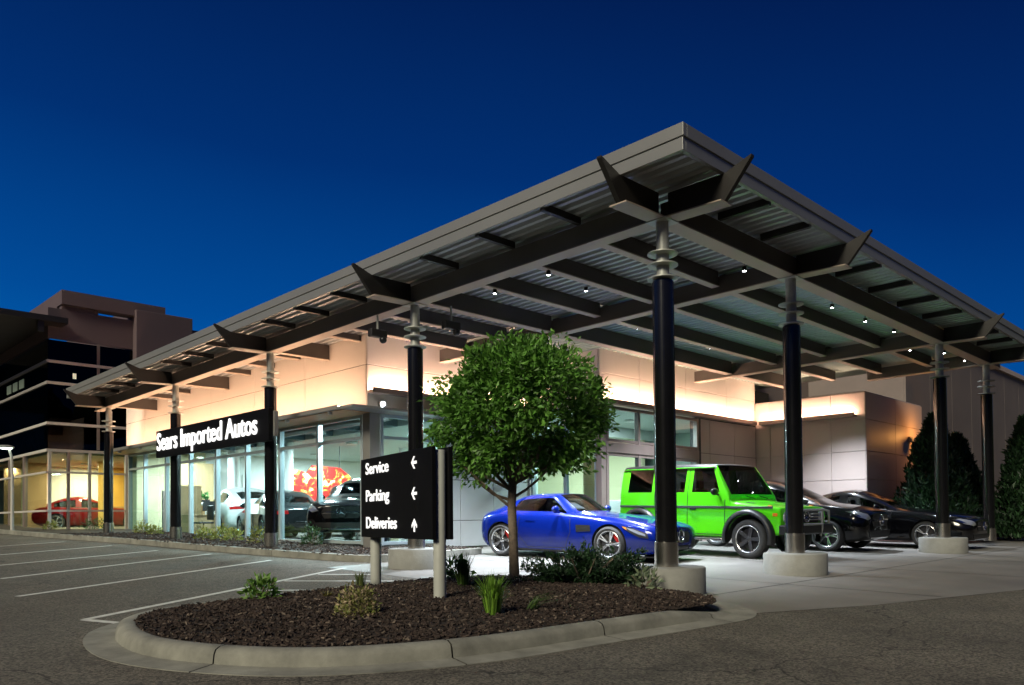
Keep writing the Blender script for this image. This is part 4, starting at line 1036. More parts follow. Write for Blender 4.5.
mb.tube([(2.30, -.43, .99), (2.30, .43, .99)], .024, 8).tube([(2.30, -.43, .70), (2.30, .43, .70)], .024, 8).build('bull_bar', M['galv'], car, local=True)
for s in (-1, 1):
    MB().lathe([(.001, .03), (.095, .022), (.115, .012), (.12, 0), (.12, -.06)], Matrix.Translation((2.13, s*.67, .85)) @ Matrix.Rotation(math.pi/2, 4, 'Y'), 28, cap=False).build('headlight', M['lamp'], car, local=True)
    MB().box(1.80, 1.90, s*.80-.03, s*.80+.03, 1.04, 1.085).build('turn_signal', M['amber'], car, local=True, bevel=.02)
    add_patch('side_marker', gbv, [(1.96, .87), (2.06, .87), (2.06, .93), (1.96, .93)], 'L' if s > 0 else 'S', M['amber'], car, off=.012)
    d = 'L' if s > 0 else 'S'
    y0 = s*.905
    MB().box(-2.0, 1.98, min(y0, y0+s*.022), max(y0, y0+s*.022), 1.015, 1.065).build('side_moulding', M['moulding'], car, local=True, bevel=.006)
    MB().box(-.82, .82, s*.86-.10, s*.86+.10, .345, .395).build('running_board', M['steel'], car, local=True, bevel=.012)
    MB().box(-1.98, .52, s*.775-.018, s*.775+.018, 1.872, 1.892).build('roof_gutter', M['p_green'], car, local=True, bevel=.006)
    for pts in ([(.86, 1.2), (.86, .5)], [(-.09, 1.85), (-.09, .46)], [(-1.0, 1.85), (-1.0, 1.1), (-.92, .8)], [(.86, .47), (-.92, .47)]): seam(gbv, pts, d, .014).build('door_seam', M['trim'], car, local=True)
    for x in (.08, -.78): MB().box(x-.09, x+.07, s*.925-.012, s*.925+.012, .985, 1.015).build('door_handle', M['trim'], car, local=True, bevel=.006)
    mirror(car, .70, s*.93, 1.36, M['trim'], s)
    add_patch('tail_light', gbv, [(s*.62, .62), (s*.84, .62), (s*.84, .72), (s*.62, .72)], 'R', M['tail'], car, off=.01)
seam(gbv, [(1.95, .42), (1.05, .46)], 'T', .02).build('bonnet_seam', M['trim'], car, local=True)
seam(gbv, [(1.95, -.42), (1.05, -.46)], 'T', .02).build('bonnet_seam', M['trim'], car, local=True)
for s in (-1, 1): add_patch('bonnet_vent', gbv, [(1.2, s*.60), (1.42, s*.60), (1.42, s*.70), (1.2, s*.70)], 'T', M['trim'], car, off=.006)
for y in (-.3, .22): MB().tube([(.99, y+.3, 1.22), (.93, y-.1, 1.30)], .008, 6).build('wiper', M['trim'], car, local=True)
MB().lathe([(.10, -.12), (.38, -.12), (.40, -.08), (.40, .08), (.38, .11), (.1, .12)], Matrix.Translation((-2.19, 0, 1.08)) @ Matrix.Rotation(math.pi/2, 4, 'Y'), 40).build('spare_wheel_cover', M['trim'], car, local=True)

# ---- black crossover
suv = [
 (2.27, S9(.32, .60, .74, .38, .78, .58, .72, .78, .62, .84, .5, .87, .3, .885, .89)),
 (2.14, S9(.24, .78, .90, .34, .93, .62, .86, .84, .74, .92, .58, .95, .34, .975, .98)),
 (1.85, S9(.22, .84, .95, .34, .98, .66, .95, .90, .82, 1.0, .62, 1.02, .36, 1.05, 1.06)),
 (1.42, S9(.22, .84, .96, .34, 1.0, .68, .97, .93, .86, 1.05, .66, 1.07, .38, 1.10, 1.115)),
 (.95, S9(.22, .84, .94, .32, .98, .66, .955, .95, .88, 1.08, .74, 1.11, .52, 1.145, 1.165)),
 (.20, S9(.22, .84, .94, .32, .975, .66, .96, .97, .885, 1.10, .68, 1.48, .58, 1.56, 1.60)),
 (-.45, S9(.22, .84, .94, .32, .975, .66, .96, .98, .885, 1.12, .68, 1.56, .58, 1.66, 1.71)),
 (-.55, S9(.22, .84, .94, .32, .975, .66, .96, .98, .885, 1.12, .68, 1.56, .58, 1.665, 1.71)),
 (-1.15, S9(.22, .84, .94, .32, .98, .66, .965, 1.0, .885, 1.14, .67, 1.52, .56, 1.62, 1.67)),
 (-1.55, S9(.22, .84, .96, .34, 1.0, .68, .98, 1.02, .88, 1.15, .64, 1.42, .54, 1.51, 1.56)),
 (-2.12, S9(.26, .82, .94, .38, .97, .70, .94, 1.02, .84, 1.12, .60, 1.18, .46, 1.23, 1.26)),
 (-2.40, S9(.36, .70, .84, .46, .88, .70, .84, .95, .74, 1.04, .56, 1.08, .4, 1.10, 1.11))]
arch_y = .98
def make_suv(name, label, pm, hx, hy, x, y, group=None, flat=False, rim='rim_s'):
    b, wn, bv = car_shell(suv, {(4, 7), (4, 5), (5, 5), (7, 5), (8, 5), (9, 7)}, {1: .6, 5: .5, 6: .25}, [(1.42, .37, .42), (-1.42, .37, .42)], pm, M['carglass'])
    car = place_car(name, label, hx, hy, x, y, 0, group, flat)
    link('body', b, None, car)
    for q in wn: link('window', q, None, car)
    for xx in (1.42, -1.42):
        for s in (-1, 1): wheel(car, xx, s*.85, .37, .28, .275, 5, M[rim], 'pair')
    interior(car, (-.1, -1.0), .66, .45, .78, 1.42, .8, 1.1)
    add_patch('grille', bv, [(-.42, .58), (.42, .58), (.50, .72), (.42, .86), (-.42, .86), (-.50, .72)], 'F', M['trim'], car, off=.008)
    add_patch('grille_bars', bv, [(-.48, .70), (.48, .70), (.48, .735), (-.48, .735)], 'F', M['chrome'], car, off=.016); star(car, 2.31, 0, .72, .12)
    add_patch('lower_intake', bv, [(-.6, .34), (.6, .34), (.66, .48), (-.66, .48)], 'F', M['trim'], car, off=.008)
    add_patch('skid_trim', bv, [(-.55, .31), (.55, .31), (.55, .335), (-.55, .335)], 'F', M['chrome'], car, off=.012)
    for s in (-1, 1):
        d = 'L' if s > 0 else 'S'
        add_patch('headlight', bv, [(s*.56, .76), (s*.72, .73), (s*.86, .80), (s*.89, .92), (s*.82, .93), (s*.66, .86)], 'F', M['lamp'], car, off=.008)
        add_patch('headlight_rim', bv, [(s*.82, .80), (s*.87, .82), (s*.895, .92), (s*.865, .925)], 'F', M['chrome'], car, off=.013)
        seam(bv, [(.86, 1.02), (.82, .5), (.70, .36), (-.3, .36), (-.5, .36), (-.5, 1.1)], d, .012).build('door_seam', M['trim'], car, local=True)
        seam(bv, [(-.22, .98), (-.46, .985)], d, .026, .012).build('door_handle', M['chrome'], car, local=True)
        seam(bv, [(.80, 1.10), (-.4, 1.13), (-1.4, 1.17)], d, .016, .008).build('window_trim', M['chrome'], car, local=True)
        mirror(car, .55, s*.94, 1.14, pm, s)
        add_patch('tail_light', bv, [(s*.40, .93), (s*.84, .90), (s*.84, 1.0), (s*.42, 1.02)], 'R', M['tail'], car, off=.008)
    MB().box(-2.43, -2.405, -.26, .26, .62, .74).build('number_plate', M['paper'], car, local=True)
    return car
hd = Vector((.02, -1)).normalized(); fa = Vector((9.42, 1.98)) + .85*Vector((-hd.y, hd.x)); c0 = fa-1.42*hd
make_suv('crossover', 'glossy black crossover parked between the green off-roader and the black sedan', M['p_black'], hd.x, hd.y, c0.x, c0.y)

# ---- black sedan
sedan = [
 (2.46, S9(.26, .58, .70, .32, .74, .48, .68, .62, .58, .68, .46, .70, .28, .715, .72)),
 (2.28, S9(.18, .74, .86, .28, .88, .52, .80, .70, .68, .76, .54, .79, .32, .805, .81)),
 (1.90, S9(.17, .80, .90, .28, .93, .55, .89, .76, .76, .83, .58, .855, .34, .875, .88)),
 (1.45, S9(.17, .80, .90, .27, .94, .56, .91, .80, .80, .88, .62, .90, .36, .925, .935)),
 (.90, S9(.17, .80, .89, .26, .92, .55, .90, .82, .82, .91, .68, .935, .46, .965, .98)),
 (.62, S9(.17, .80, .89, .26, .92, .55, .90, .83, .83, .92, .74, .955, .56, .985, 1.0)),
 (-.15, S9(.17, .80, .89, .26, .92, .56, .905, .85, .835, .94, .62, 1.30, .53, 1.385, 1.43)),
 (-.55, S9(.17, .80, .89, .26, .92, .56, .905, .86, .835, .95, .62, 1.335, .53, 1.425, 1.465)),
 (-.64, S9(.17, .80, .89, .26, .92, .56, .905, .86, .835, .95, .62, 1.335, .53, 1.425, 1.465)),
 (-1.20, S9(.17, .80, .90, .27, .93, .57, .915, .87, .835, .96, .60, 1.265, .51, 1.36, 1.40)),
 (-1.48, S9(.17, .80, .91, .28, .94, .58, .925, .88, .83, .965, .57, 1.14, .48, 1.22, 1.26)),
 (-2.02, S9(.19, .78, .89, .30, .92, .58, .90, .88, .78, .955, .58, .99, .46, 1.02, 1.04)),
 (-2.36, S9(.26, .70, .82, .36, .85, .58, .80, .83, .70, .89, .54, .92, .4, .935, .94)),
 (-2.46, S9(.36, .58, .72, .42, .76, .58, .72, .76, .62, .82, .5, .84, .36, .85, .855))]
arch_y = .92
def make_sedan(name, label, pm, hx, hy, x, y, group=None, flat=False):
    b, wn, bv = car_shell(sedan, {(5, 7), (5, 5), (6, 5), (8, 5), (9, 5), (10, 7)}, {1: .6, 5: .5, 6: .25}, [(1.46, .335, .375), (-1.44, .335, .375)], pm, M['carglass'])
    car = place_car(name, label, hx, hy, x, y, 0, group, flat)
    link('body', b, None, car)
    for q in wn: link('window', q, None, car)
    for xx in (1.46, -1.44):
        for s in (-1, 1): wheel(car, xx, s*.79, .335, .25, .255, 5, M['rim_s'], 'pair')
    interior(car, (-.2, -1.05), .62, .35, .6, 1.18, .5, .92)
    add_patch('grille', bv, [(-.36, .44), (.36, .44), (.44, .56), (.38, .67), (-.38, .67), (-.44, .56)], 'F', M['trim'], car, off=.008); star(car, 2.50, 0, .56, .09)
    add_patch('grille_bars', bv, [(-.42, .545), (.42, .545), (.42, .57), (-.42, .57)], 'F', M['chrome'], car, off=.014)
    add_patch('lower_intake', bv, [(-.6, .26), (.6, .26), (.66, .37), (-.66, .37)], 'F', M['trim'], car, off=.008)
    for s in (-1, 1):
        d = 'L' if s > 0 else 'S'
        add_patch('headlight', bv, [(s*.50, .60), (s*.66, .57), (s*.80, .62), (s*.84, .72), (s*.76, .74), (s*.60, .68)], 'F', M['lamp'], car, off=.008)
        add_patch('headlight_rim', bv, [(s*.77, .63), (s*.81, .64), (s*.845, .72), (s*.81, .725)], 'F', M['chrome'], car, off=.013)
        seam(bv, [(.66, .88), (.62, .5), (.5, .28), (-.45, .28), (-.58, .3), (-.59, .93)], d, .012).build('door_seam', M['trim'], car, local=True)
        seam(bv, [(-.28, .84), (-.52, .845)], d, .024, .012).build('door_handle', M['chrome'], car, local=True)
        seam(bv, [(.52, .94), (-.4, .96), (-1.4, .98)], d, .014, .008).build('window_trim', M['chrome'], car, local=True)
        mirror(car, .34, s*.90, 1.0, pm, s)
        add_patch('tail_light', bv, [(s*.40, .72), (s*.74, .70), (s*.74, .80), (s*.42, .82)], 'R', M['tail'], car, off=.008)
    return car
hd = Vector((.0, -1)).normalized(); fa = Vector((11.98, .68)) + .79*Vector((-hd.y, hd.x)); c0 = fa-1.46*hd
make_sedan('sedan', 'low black sedan parked in front of the forward wing beside the arborvitae', M['p_black'], hd.x, hd.y, c0.x, c0.y)

# ---- cars inside the showroom
G2 = 'cars on show inside the showroom'
make_suv('hatchback', 'white hatchback with red tail lights inside the showroom', M['p_white'], .22, 1, 4.1, 20.6, G2, True)
make_sedan('show_sedan', 'dark grey sedan behind the showroom glass, right of the white hatchback', M['p_grey'], .25, 1, 3.4, 16.4, G2, True)
make_suv('show_crossover', 'dark grey crossover below the red banner inside the showroom', M['p_grey'], -.5, -.86, 5.3, 15.3, G2, True)
make_suv('show_crossover', 'black crossover nose to the glass nearest the corner post of the showroom', M['p_black'], -.75, -.66, 3.5, 12.0, G2, True)
make_sedan('show_convertible', 'red car inside the warm-lit office ground floor', M['p_red'], .95, -.25, 2.9, 32.0, None, True).location.z = .67
# ---- showroom furniture
bn = thing('banner', 'large red and yellow abstract banner hanging behind the dark show cars', 'banner', (5.6, 17.9, 1.5))
m = D.materials.new('banner_print'); m.use_nodes = True; nt = m.node_tree; p = nt.nodes['Principled BSDF']; p.inputs['Roughness'].default_value = .5
tc = nt.nodes.new('ShaderNodeTexCoord'); nz = nt.nodes.new('ShaderNodeTexNoise'); nz.inputs['Scale'].default_value = 3.6; nz.inputs['Detail'].default_value = 2; nz.inputs['Distortion'].default_value = 1.2
rp = nt.nodes.new('ShaderNodeValToRGB'); cr = rp.color_ramp; cr.interpolation = 'CONSTANT'; cr.elements[0].position = 0; cr.elements[0].color = (.75, .012, .008, 1); cr.elements[1].position = .5; cr.elements[1].color = (.85, .10, .02, 1)
for q, c in ((.56, (.9, .55, .06, 1)), (.62, (.9, .85, .75, 1)), (.67, (.7, .015, .01, 1))): cr.elements.new(q).color = c
nt.links.new(tc.outputs['Object'], nz.inputs['Vector']); nt.links.new(nz.outputs['Fac'], rp.inputs['Fac']); nt.links.new(rp.outputs['Color'], p.inputs['Base Color'])
mb = MB(); pts = [(4.3, 2.2), (4.5, 2.75), (5.2, 2.6), (5.4, 2.85), (6.5, 2.8), (6.95, 2.5), (6.8, 1.8), (6.1, 1.6), (5.1, 1.45), (4.8, 1.8)]
mb.prism([(x, 17.9, z+.0) for x, z in pts], (0, .05, 0)); mb.build('print', m, bn)
MB().tube([(4.6, 17.93, 2.6), (4.6, 17.93, 3.55)], .012, 6).tube([(6.5, 17.93, 2.7), (6.5, 17.93, 3.55)], .012, 6).build('cord', M['trim'], bn)
bb = thing('show_board', 'small blue display board standing between the dark show cars', 'board', (3.2, 11.0, FZ))
MB().box(2.5, 3.2, 11.3, 11.36, 1.1, 1.5).build('board', mat('blue_board', (.02, .07, .42), .4), bb); MB().box(2.8, 2.86, 11.36, 11.4, FZ-.02, 1.2).box(2.7, 2.97, 11.3, 11.46, FZ-.02, FZ).build('stand', M['steel'], bb)
MB().box(2.6, 3.0, 11.292, 11.299, 1.22, 1.38).build('board_mark', M['paper'], bb)
G3 = None
for x, y, lb in [(2.75, 19.9, 'tan desk in the showroom behind the left end of the lit dealer sign')]:
    t = thing('desk', lb, 'desk', (x, y, FZ), G3)
    MB().box(x-.8, x+.8, y-.4, y+.4, FZ+.70, FZ+.74).build('desk_top', M['tan'], t, bevel=.006)
    MB().box(x-.78, x-.74, y-.36, y+.36, FZ-.02, FZ+.699).box(x+.74, x+.78, y-.36, y+.36, FZ-.02, FZ+.699).box(x-.739, x+.739, y-.34, y-.31, FZ+.1, FZ+.699).build('desk_panel', M['tan'], t)
    MB().box(x-.25, x+.25, y-.05, y-.02, FZ+.86, FZ+1.18).box(x-.1, x+.1, y-.12, y+.06, FZ+.741, FZ+.755).box(x-.02, x+.02, y-.02, y, FZ+.75, FZ+.9).build('monitor', M['trim'], t)
pt = thing('partition', 'brown low timber partition inside the showroom under the dealer sign', 'partition', (3.1, 21.7, FZ))
MB().box(2.5, 3.6, 21.6, 21.7, FZ-.02, FZ+1.15).build('panel', M['wood'], pt); MB().box(2.46, 3.64, 21.56, 21.74, FZ+1.151, FZ+1.2).build('cap', M['tan'], pt)
pn = thing('planter', 'long green planted trough on the showroom partition under the dealer sign', 'planter', (3.1, 21.65, FZ+1.2))
MB().box(2.6, 3.5, 21.57, 21.73, FZ+1.2, FZ+1.28).build('trough', M['trim'], pn)
PLANT_LATER = pn
for i, (x, y, zz, lb) in enumerate([(6.2, 22.9, 1.5, 'white poster on the showroom back wall, left of the interior column'), (8.2, 22.9, 1.6, 'white poster on the showroom back wall, right of the interior column')]):
    ps = thing('poster', lb, 'poster', (x, y, zz)); MB().box(x-.5, x+.5, 23.52, 23.58, zz, zz+1.3).build('board', M['white'], ps); MB().box(x-.46, x+.46, 23.50, 23.519, zz+.04, zz+.5).build('print', M['ledge'], ps)
for i, (x, y, lb) in enumerate([(2.3, 12.9, 'dark office chair by the showroom glass left of the black crossover'), (2.1, 18.9, 'dark office chair before the tan desk in the showroom')]):
    ch = thing('office_chair', lb, 'chair', (x, y, FZ))
    MB().box(x-.24, x+.24, y-.24, y+.24, FZ+.44, FZ+.5).build('seat', M['trim'], ch, bevel=.02); MB().box(x+.2, x+.25, y-.22, y+.22, FZ+.56, FZ+1.02).build('backrest', M['trim'], ch, bevel=.02)
    mb = MB().cyl(x, y, FZ+.06, FZ+.44, .025, n=10)
    for k in range(5): mb.tube([(x, y, FZ+.08), (x+.26*math.cos(k*1.257), y+.26*math.sin(k*1.257), FZ+.02)], .018, 6)
    mb.build('base', M['trim'], ch)
lmp = thing('table_lamp', 'white drum-shaded lamp by the showroom glass under the dealer sign', 'lamp', (2.1, 15.6, FZ))
MB().lathe([(.12, FZ-.02), (.12, FZ+.01), (.015, FZ+.02), (.015, FZ+.75)], Matrix.Translation((2.1, 15.6, 0)), 16).build('stand', M['steel'], lmp)
MB().lathe([(.16, FZ+.72), (.16, FZ+1.0)], Matrix.Translation((2.1, 15.6, 0)), 24).build('shade', glow('shade_lit', (1, .95, .8), 1.2), lmp)

# ------------------------------------------------------------------ planting
def leafmesh(name, centres, size, cols, parent=None, up=.4, m='leaf', aspect=.5):
    vs = []; fs = []; cs = []
    for (p, nrm) in centres:
        s = size*random.uniform(.65, 1.25)
        d = (Vector(nrm)*random.uniform(.2, 1) + Vector((random.gauss(0, 1), random.gauss(0, 1), random.gauss(0, 1)+up))*.55).normalized()
        side = d.cross(Vector((random.gauss(0, 1), random.gauss(0, 1), random.gauss(0, 1)))).normalized(); fold = d.cross(side)*s*.12
        p = Vector(p); b = len(vs); w_ = side*s*aspect*.5
        vs += [tuple(p), tuple(p+d*s*.45+w_+fold), tuple(p+d*s), tuple(p+d*s*.45-w_+fold), tuple(p+d*s*.5)]
        c0 = random.choice(cols); v = random.uniform(.65, 1.35); c = [q*v for q in c0]
        fs += [(b, b+1, b+2, b+4), (b, b+4, b+2, b+3)]; cs += [c, c]
    off = origin_of(parent) if parent else Vector((0, 0, 0))
    o = noclean(name, [tuple(Vector(v)-off) for v in vs], fs, M[m], parent); tint_faces(o.data, cs); return o
# small round-headed tree
TX, TY = -1.32, 1.51; TZ = gz(TX, TY)+.15
tr = thing('round_headed_tree', 'small round-headed green tree on a slim trunk in the mulch island', 'tree', (TX, TY, TZ))
mb = MB(); random.seed(11)
mb.tube([(TX, TY, TZ-.08), (TX+.01, TY, TZ+.02), (TX+.005, TY+.01, TZ+.5), (TX-.015, TY+.015, TZ+1.0), (TX, TY, TZ+1.32)], [.10, .070, .062, .058, .054], 14)
cc = Vector((TX+.10, TY-.12, TZ+2.22))
fork = Vector((TX, TY, TZ+1.28))
limbs = []
vr = Vector((.705, -.709, 0)); vf = Vector((.709, .705, 0))    # across / along the view
for k, (a, b, h, r) in enumerate([(-.55, .0, 1.0, .03), (-.75, -.1, .72, .024), (-.3, .3, 1.3, .032), (0, -.1, 1.6, .04), (.3, .2, 1.35, .034), (.55, -.2, 1.05, .03), (.8, .1, .8, .024), (.2, -.5, 1.0, .026), (-.2, -.5, 1.1, .026), (-.1, .6, .9, .026), (.4, .5, .9, .026)]):
    p0 = fork + Vector((0, 0, -.12 + .018*k)); p3 = fork + vr*a + vf*b + Vector((0, 0, h))
    p1 = p0.lerp(p3, .33) + vr*a*.22 + vf*b*.2 - Vector((0, 0, .05)); p2 = p0.lerp(p3, .68) + vr*a*.1
    mb.tube([p0, p1, p2, p3], [r, r*.8, r*.55, r*.25], 8); limbs.append((p0, p1, p2, p3))
    for q in range(4):
        s0 = p1.lerp(p3, random.uniform(.1, .9)); e = s0 + Vector((random.gauss(0, .25), random.gauss(0, .25), random.uniform(.02, .45))); mb.tube([s0, s0.lerp(e, .5)+Vector((0, 0, .04)), e], [r*.4, r*.3, r*.12], 5)
# low branches that show under the crown
for pts in ([(-.02, 0, 1.05), (-.25, .02, 1.13), (-.45, -.03, 1.28), (-.62, 0, 1.52)], [(-.02, 0, .95), (-.2, -.08, 1.1), (-.42, -.1, 1.3), (-.75, -.05, 1.6)], [(.02, 0, 1.1), (.18, .05, 1.2), (.36, 0, 1.35), (.66, .05, 1.66)], [(0, 0, 1.2), (.1, -.1, 1.4), (.28, -.1, 1.62)]):
    mb.tube([Vector((TX, TY, TZ)) + vr*a + vf*b + Vector((0, 0, c)) for a, b, c in pts], [.022, .018, .015, .008], 7)
mb.build('trunk', M['bark'], tr)
cent = []
RX, RZ = 1.20, .93
clumps = []
for i in range(185):
    while True:
        d = Vector((random.uniform(-1, 1), random.uniform(-1, 1), random.uniform(-1, 1)))
        if .2 < d.length < 1: break
    if d.z < -.62 and d.xy.length < .45: continue
    rr = d.length**.45; d = d.normalized()*rr
    wob = 1+.13*math.sin(3*math.atan2(d.y, d.x)+1.0)+.06*math.sin(5*d.z+2*d.x)
    c = cc + Vector((d.x*RX*wob*.9, d.y*RX*wob*.9, d.z*RZ*.9*(1.0 if d.z > 0 else 1.02)))
    clumps.append((c, d))
for c, d in clumps:
    rad = random.uniform(.10, .27)
    for q in range(random.randint(115, 175)):
        g_ = Vector([clamp(random.gauss(0, 1), -1.5, 1.5) for _ in range(3)])*rad*.6
        cent.append((c+g_, (d+g_*1.5)))
leafmesh('crown', cent, .088, [(.09, .24, .03), (.12, .29, .04), (.06, .155, .022), (.14, .32, .05)], tr, up=.0, aspect=.5)
def shrub(name, label, x, y, r, h, n, cols, size, group=None, stems=True, z0=.12, aspect=.5):
    z = gz(x, y)+z0; t = thing(name, label, 'shrub', (x, y, z), group)
    ct = []
    for i in range(n):
        a = random.uniform(0, 6.283); e = math.acos(random.uniform(0, 1)); rr = random.uniform(.35, 1)**.5*random.uniform(.8, 1.1)
        d = Vector((math.sin(e)*math.cos(a), math.sin(e)*math.sin(a), math.cos(e)))
        ct.append((Vector((x, y, z)) + Vector((d.x*r*rr, d.y*r*rr, d.z*h*rr+.02)), d))
    leafmesh('foliage', ct, size, cols, t, up=.5, aspect=aspect)
    if stems:
        mb = MB()
        for k in range(7):
            a = k*.9; mb.tube([(x, y, z-.03), (x+.4*r*math.cos(a), y+.4*r*math.sin(a), z+h*.45), (x+.75*r*math.cos(a), y+.75*r*math.sin(a), z+h*.75)], [.008, .006, .003], 5)
        mb.build('stem', M['bark'], t)
    return t
def grass(name, label, x, y, n, h, spread, cols, z0=.14, lean=(0, 0), cat='grass'):
    z = gz(x, y)+z0; t = thing(name, label, cat, (x, y, z)); vs = []; fs = []; cs = []
    for i in range(n):
        a = random.uniform(0, 6.283); r0 = random.uniform(0, .06); hh = h*random.uniform(.55, 1.05); out = spread*random.uniform(.15, 1)
        d = Vector((math.cos(a), math.sin(a), 0)); s = Vector((-d.y, d.x, 0))*random.uniform(.004, .008)
        p0 = d*r0; p1 = d*(r0+out*.35)+Vector((lean[0]*.3, lean[1]*.3, hh*.6)); p2 = d*(r0+out)+Vector((lean[0], lean[1], hh*random.uniform(.75, 1)))
        b = len(vs); vs += [tuple(p0-s), tuple(p0+s), tuple(p1+s*.8), tuple(p1-s*.8), tuple(p2)]
        c = random.choice(cols); v = random.uniform(.6, 1.3); c = [q*v for q in c]; fs += [(b, b+1, b+2, b+3), (b+3, b+2, b+4)]; cs += [c, c]
    o = noclean('blades', vs, fs, M['leaf'], t); tint_faces(o.data, cs); return t
LIME = [(.12, .22, .03), (.16, .28, .04), (.08, .15, .025)]
random.seed(5)
grass('grass_tuft', 'bright lime grass tuft in front of the slim tree trunk', -3.72, -.62, 300, .44, .20, [(.16, .32, .03), (.22, .40, .05), (.11, .22, .03)])
grass('grass_tuft', 'taller dark grass tuft just right of the directional sign post', -2.45, 1.25, 240, .50, .15, [(.06, .13, .025), (.09, .17, .03)])
grass('grass_tuft', 'thin pale grass tuft beside the left sign post', -3.2, 2.3, 60, .24, .10, [(.10, .14, .04), (.13, .15, .05)])
grass('grass_tuft', 'wispy grass blades leaning over the mulch right of the lime tuft', -3.25, -.62, 36, .22, .14, [(.07, .13, .03)], lean=(.22, -.2))
grass('dry_plant', 'tiny yellowing seedlings in the mulch left of the round shrub', -4.1, 1.6, 36, .11, .10, [(.22, .17, .04), (.16, .15, .04)], cat='plant')
shrub('leafy_shrub', 'light green leafy shrub at the left end of the mulch island', -4.6, 2.12, .19, .26, 170, [(.12, .24, .04), (.17, .31, .06)], .085)
shrub('rounded_shrub', 'round straw-green clipped shrub near the front of the island', -4.66, .18, .21, .31, 900, [(.26, .27, .09), (.34, .30, .13), (.18, .21, .05), (.40, .31, .20)], .045)
shrub('leafy_shrub', 'small leafy shrub left of the slim tree trunk', -1.7, 2.25, .22, .28, 130, [(.06, .13, .03), (.09, .17, .035)], .10)
shrub('leafy_shrub', 'sparse grey-green leafy plant against the nearest round pedestal', -.78, -.2, .22, .22, 70, [(.12, .16, .09), (.18, .22, .13)], .11)
leafmesh('foliage', [((random.uniform(2.62, 3.48), random.uniform(21.58, 21.72), FZ+1.28+random.uniform(0, .22)), (0, 0, 1)) for _ in range(260)], .12, [(.04, .16, .03), (.06, .2, .04)], PLANT_LATER, up=.6)
# dark spreading evergreen before the coupe
jn = thing('spreading_evergreen', 'dark spreading evergreen bush in front of the blue coupe', 'bush', (-.95, .62, .15)); ct = []
random.seed(21)
for k in range(120):
    a = random.uniform(0, 6.283); L_ = random.uniform(.3, .82); b0 = Vector((-.95, .62, gz(-.95, .62)+.12)) + (vr*random.uniform(-.35, .35)) + vf*random.uniform(-.1, .1)
    dirv = (vr*math.cos(a)*1.0 + vf*math.sin(a)*.5 + Vector((0, 0, random.uniform(.25, .95)))).normalized()
    for q in range(130):
        t_ = random.random(); p = b0 + dirv*L_*t_ - Vector((0, 0, .12*t_*t_)); w_ = .10*(1-t_*.7)
        p += Vector((random.gauss(0, w_*.6), random.gauss(0, w_*.6), random.gauss(0, w_*.45)))
        ct.append((p, dirv))
leafmesh('foliage', ct, .066, [(.018, .05, .018), (.025, .07, .022), (.012, .032, .014)], jn, up=.2, aspect=.35)
mb = MB()
for k in range(9):
    a = k*.7; mb.tube([(-.95, .62, .10), (-.95+.25*math.cos(a), .62+.25*math.sin(a), .32), (-.95+.42*math.cos(a), .62+.42*math.sin(a), .48)], [.016, .012, .005], 6)
mb.build('stem', M['bark'], jn)
# shrubs along the shopfront
random.seed(9)
YG = [(.24, .26, .05), (.30, .30, .07), (.17, .20, .04)]
for x, y, r, h, lb in [(.75, 20.4, .26, .36, 'yellow-green shrub left of the column behind the dealer sign'), (.62, 19.0, .24, .26, 'straw-coloured low shrub left of the column behind the dealer sign'), (.55, 15.2, .3, .32, 'yellow-green shrub under the left half of the dealer sign'),
                       (.62, 14.4, .25, .38, 'yellow-green shrub under the middle of the dealer sign'), (.6, 13.7, .28, .34, 'yellow-green shrub under the word at the right of the dealer sign'), (.62, 12.4, .26, .40, 'tall yellow-green shrub next to the column at the right end of the dealer sign')]:
    shrub('bed_shrub', lb, x, y, r, h, 200, YG, .085, 'yellow-green shrubs along the shopfront')
shrub('dark_shrub', 'dark green clipped shrub before the second pane from the corner post', 1.15, 10.75, .27, .48, 320, [(.03, .08, .025), (.05, .11, .03)], .07)
shrub('bed_shrub', 'low yellow-green shrub before the glass corner of the office', -.6, 25.2, .25, .3, 160, YG, .08)
shrub('dark_shrub', 'low dark green hedge piece before the office beside the last column', .6, 24.3, .5, .45, 300, [(.03, .08, .02), (.04, .11, .025)], .08)
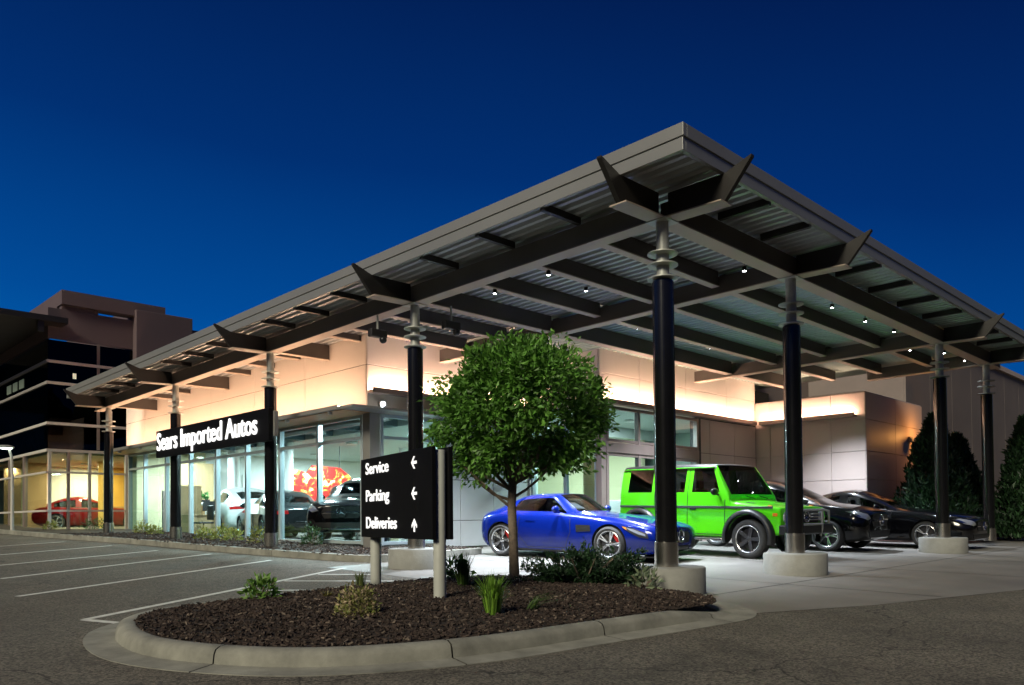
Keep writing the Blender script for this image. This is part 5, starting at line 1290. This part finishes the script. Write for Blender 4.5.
# arborvitae
def arbor(label, x, y, r, h, n):
    z = gz(x, y)+.03; t = thing('arborvitae', label, 'tree', (x, y, z), 'dark arborvitae beside the wing')
    MB().tube([(x, y, z-.05), (x, y, z+h*.5), (x, y, z+h*.9)], [.07, .05, .015], 8).build('trunk', M['bark'], t)
    ct = []
    for i in range(n):
        f = random.random()**1.15; a = random.uniform(0, 6.283)
        prof = (1-f)**.8*(.8+.2*min(1, f*6)); rr = r*prof*random.uniform(.55, 1.08)*(1+.1*math.sin(4*a+7*f)+.10*math.sin(11*f+3*a)+.06*math.sin(23*f-5*a))
        ct.append((Vector((x+rr*math.cos(a), y+rr*math.sin(a), z+.05+f*h)), Vector((math.cos(a)*.6, math.sin(a)*.6, .9))))
    leafmesh('crown', ct, .19, [(.022, .06, .022), (.032, .085, .028), (.015, .04, .017)], t, up=.9, aspect=.4)
random.seed(31)
arbor('broad dark arborvitae right of the wing, behind the sedan bonnet', 16.1, 1.75, 1.25, 3.5, 9000)
arbor('shorter dark arborvitae half hidden behind the column before the sedan', 17.6, 1.6, 1.15, 3.0, 7000)
arbor('tall dark arborvitae at the right edge of the photo', 17.9, -.1, 1.0, 3.4, 8000)
arbor('low bright green arborvitae close behind the sedan bonnet', 15.35, 1.5, .75, 1.7, 5000)

# added belt of trees out of view, keeps low sky out of reflections
random.seed(77); vs = []; fs = []
for i in range(620):
    a = random.uniform(R(88), R(352)); d = random.uniform(70, 105); x, y = d*math.cos(a), d*math.sin(a); r = random.uniform(3, 6.5); h = random.uniform(10, 23)
    mb_ = MB().ball((x, y, gz(x, y)+h*.5-1), r, r, h*.55, 9, 7); b = len(vs)
    vs += [(p[0]+random.gauss(0, .5), p[1]+random.gauss(0, .5), p[2]+random.gauss(0, .5)) for p in mb_.v]; fs += [[b+q for q in f] for f in mb_.f]
tl = noclean('added_treeline', vs, fs, mat('added_foliage', (.03, .045, .02), .9, var=.4, scale=.4)); tag(tl, 'added dark belt of trees out of view, blocking low sky reflections', None, None, 'stuff')
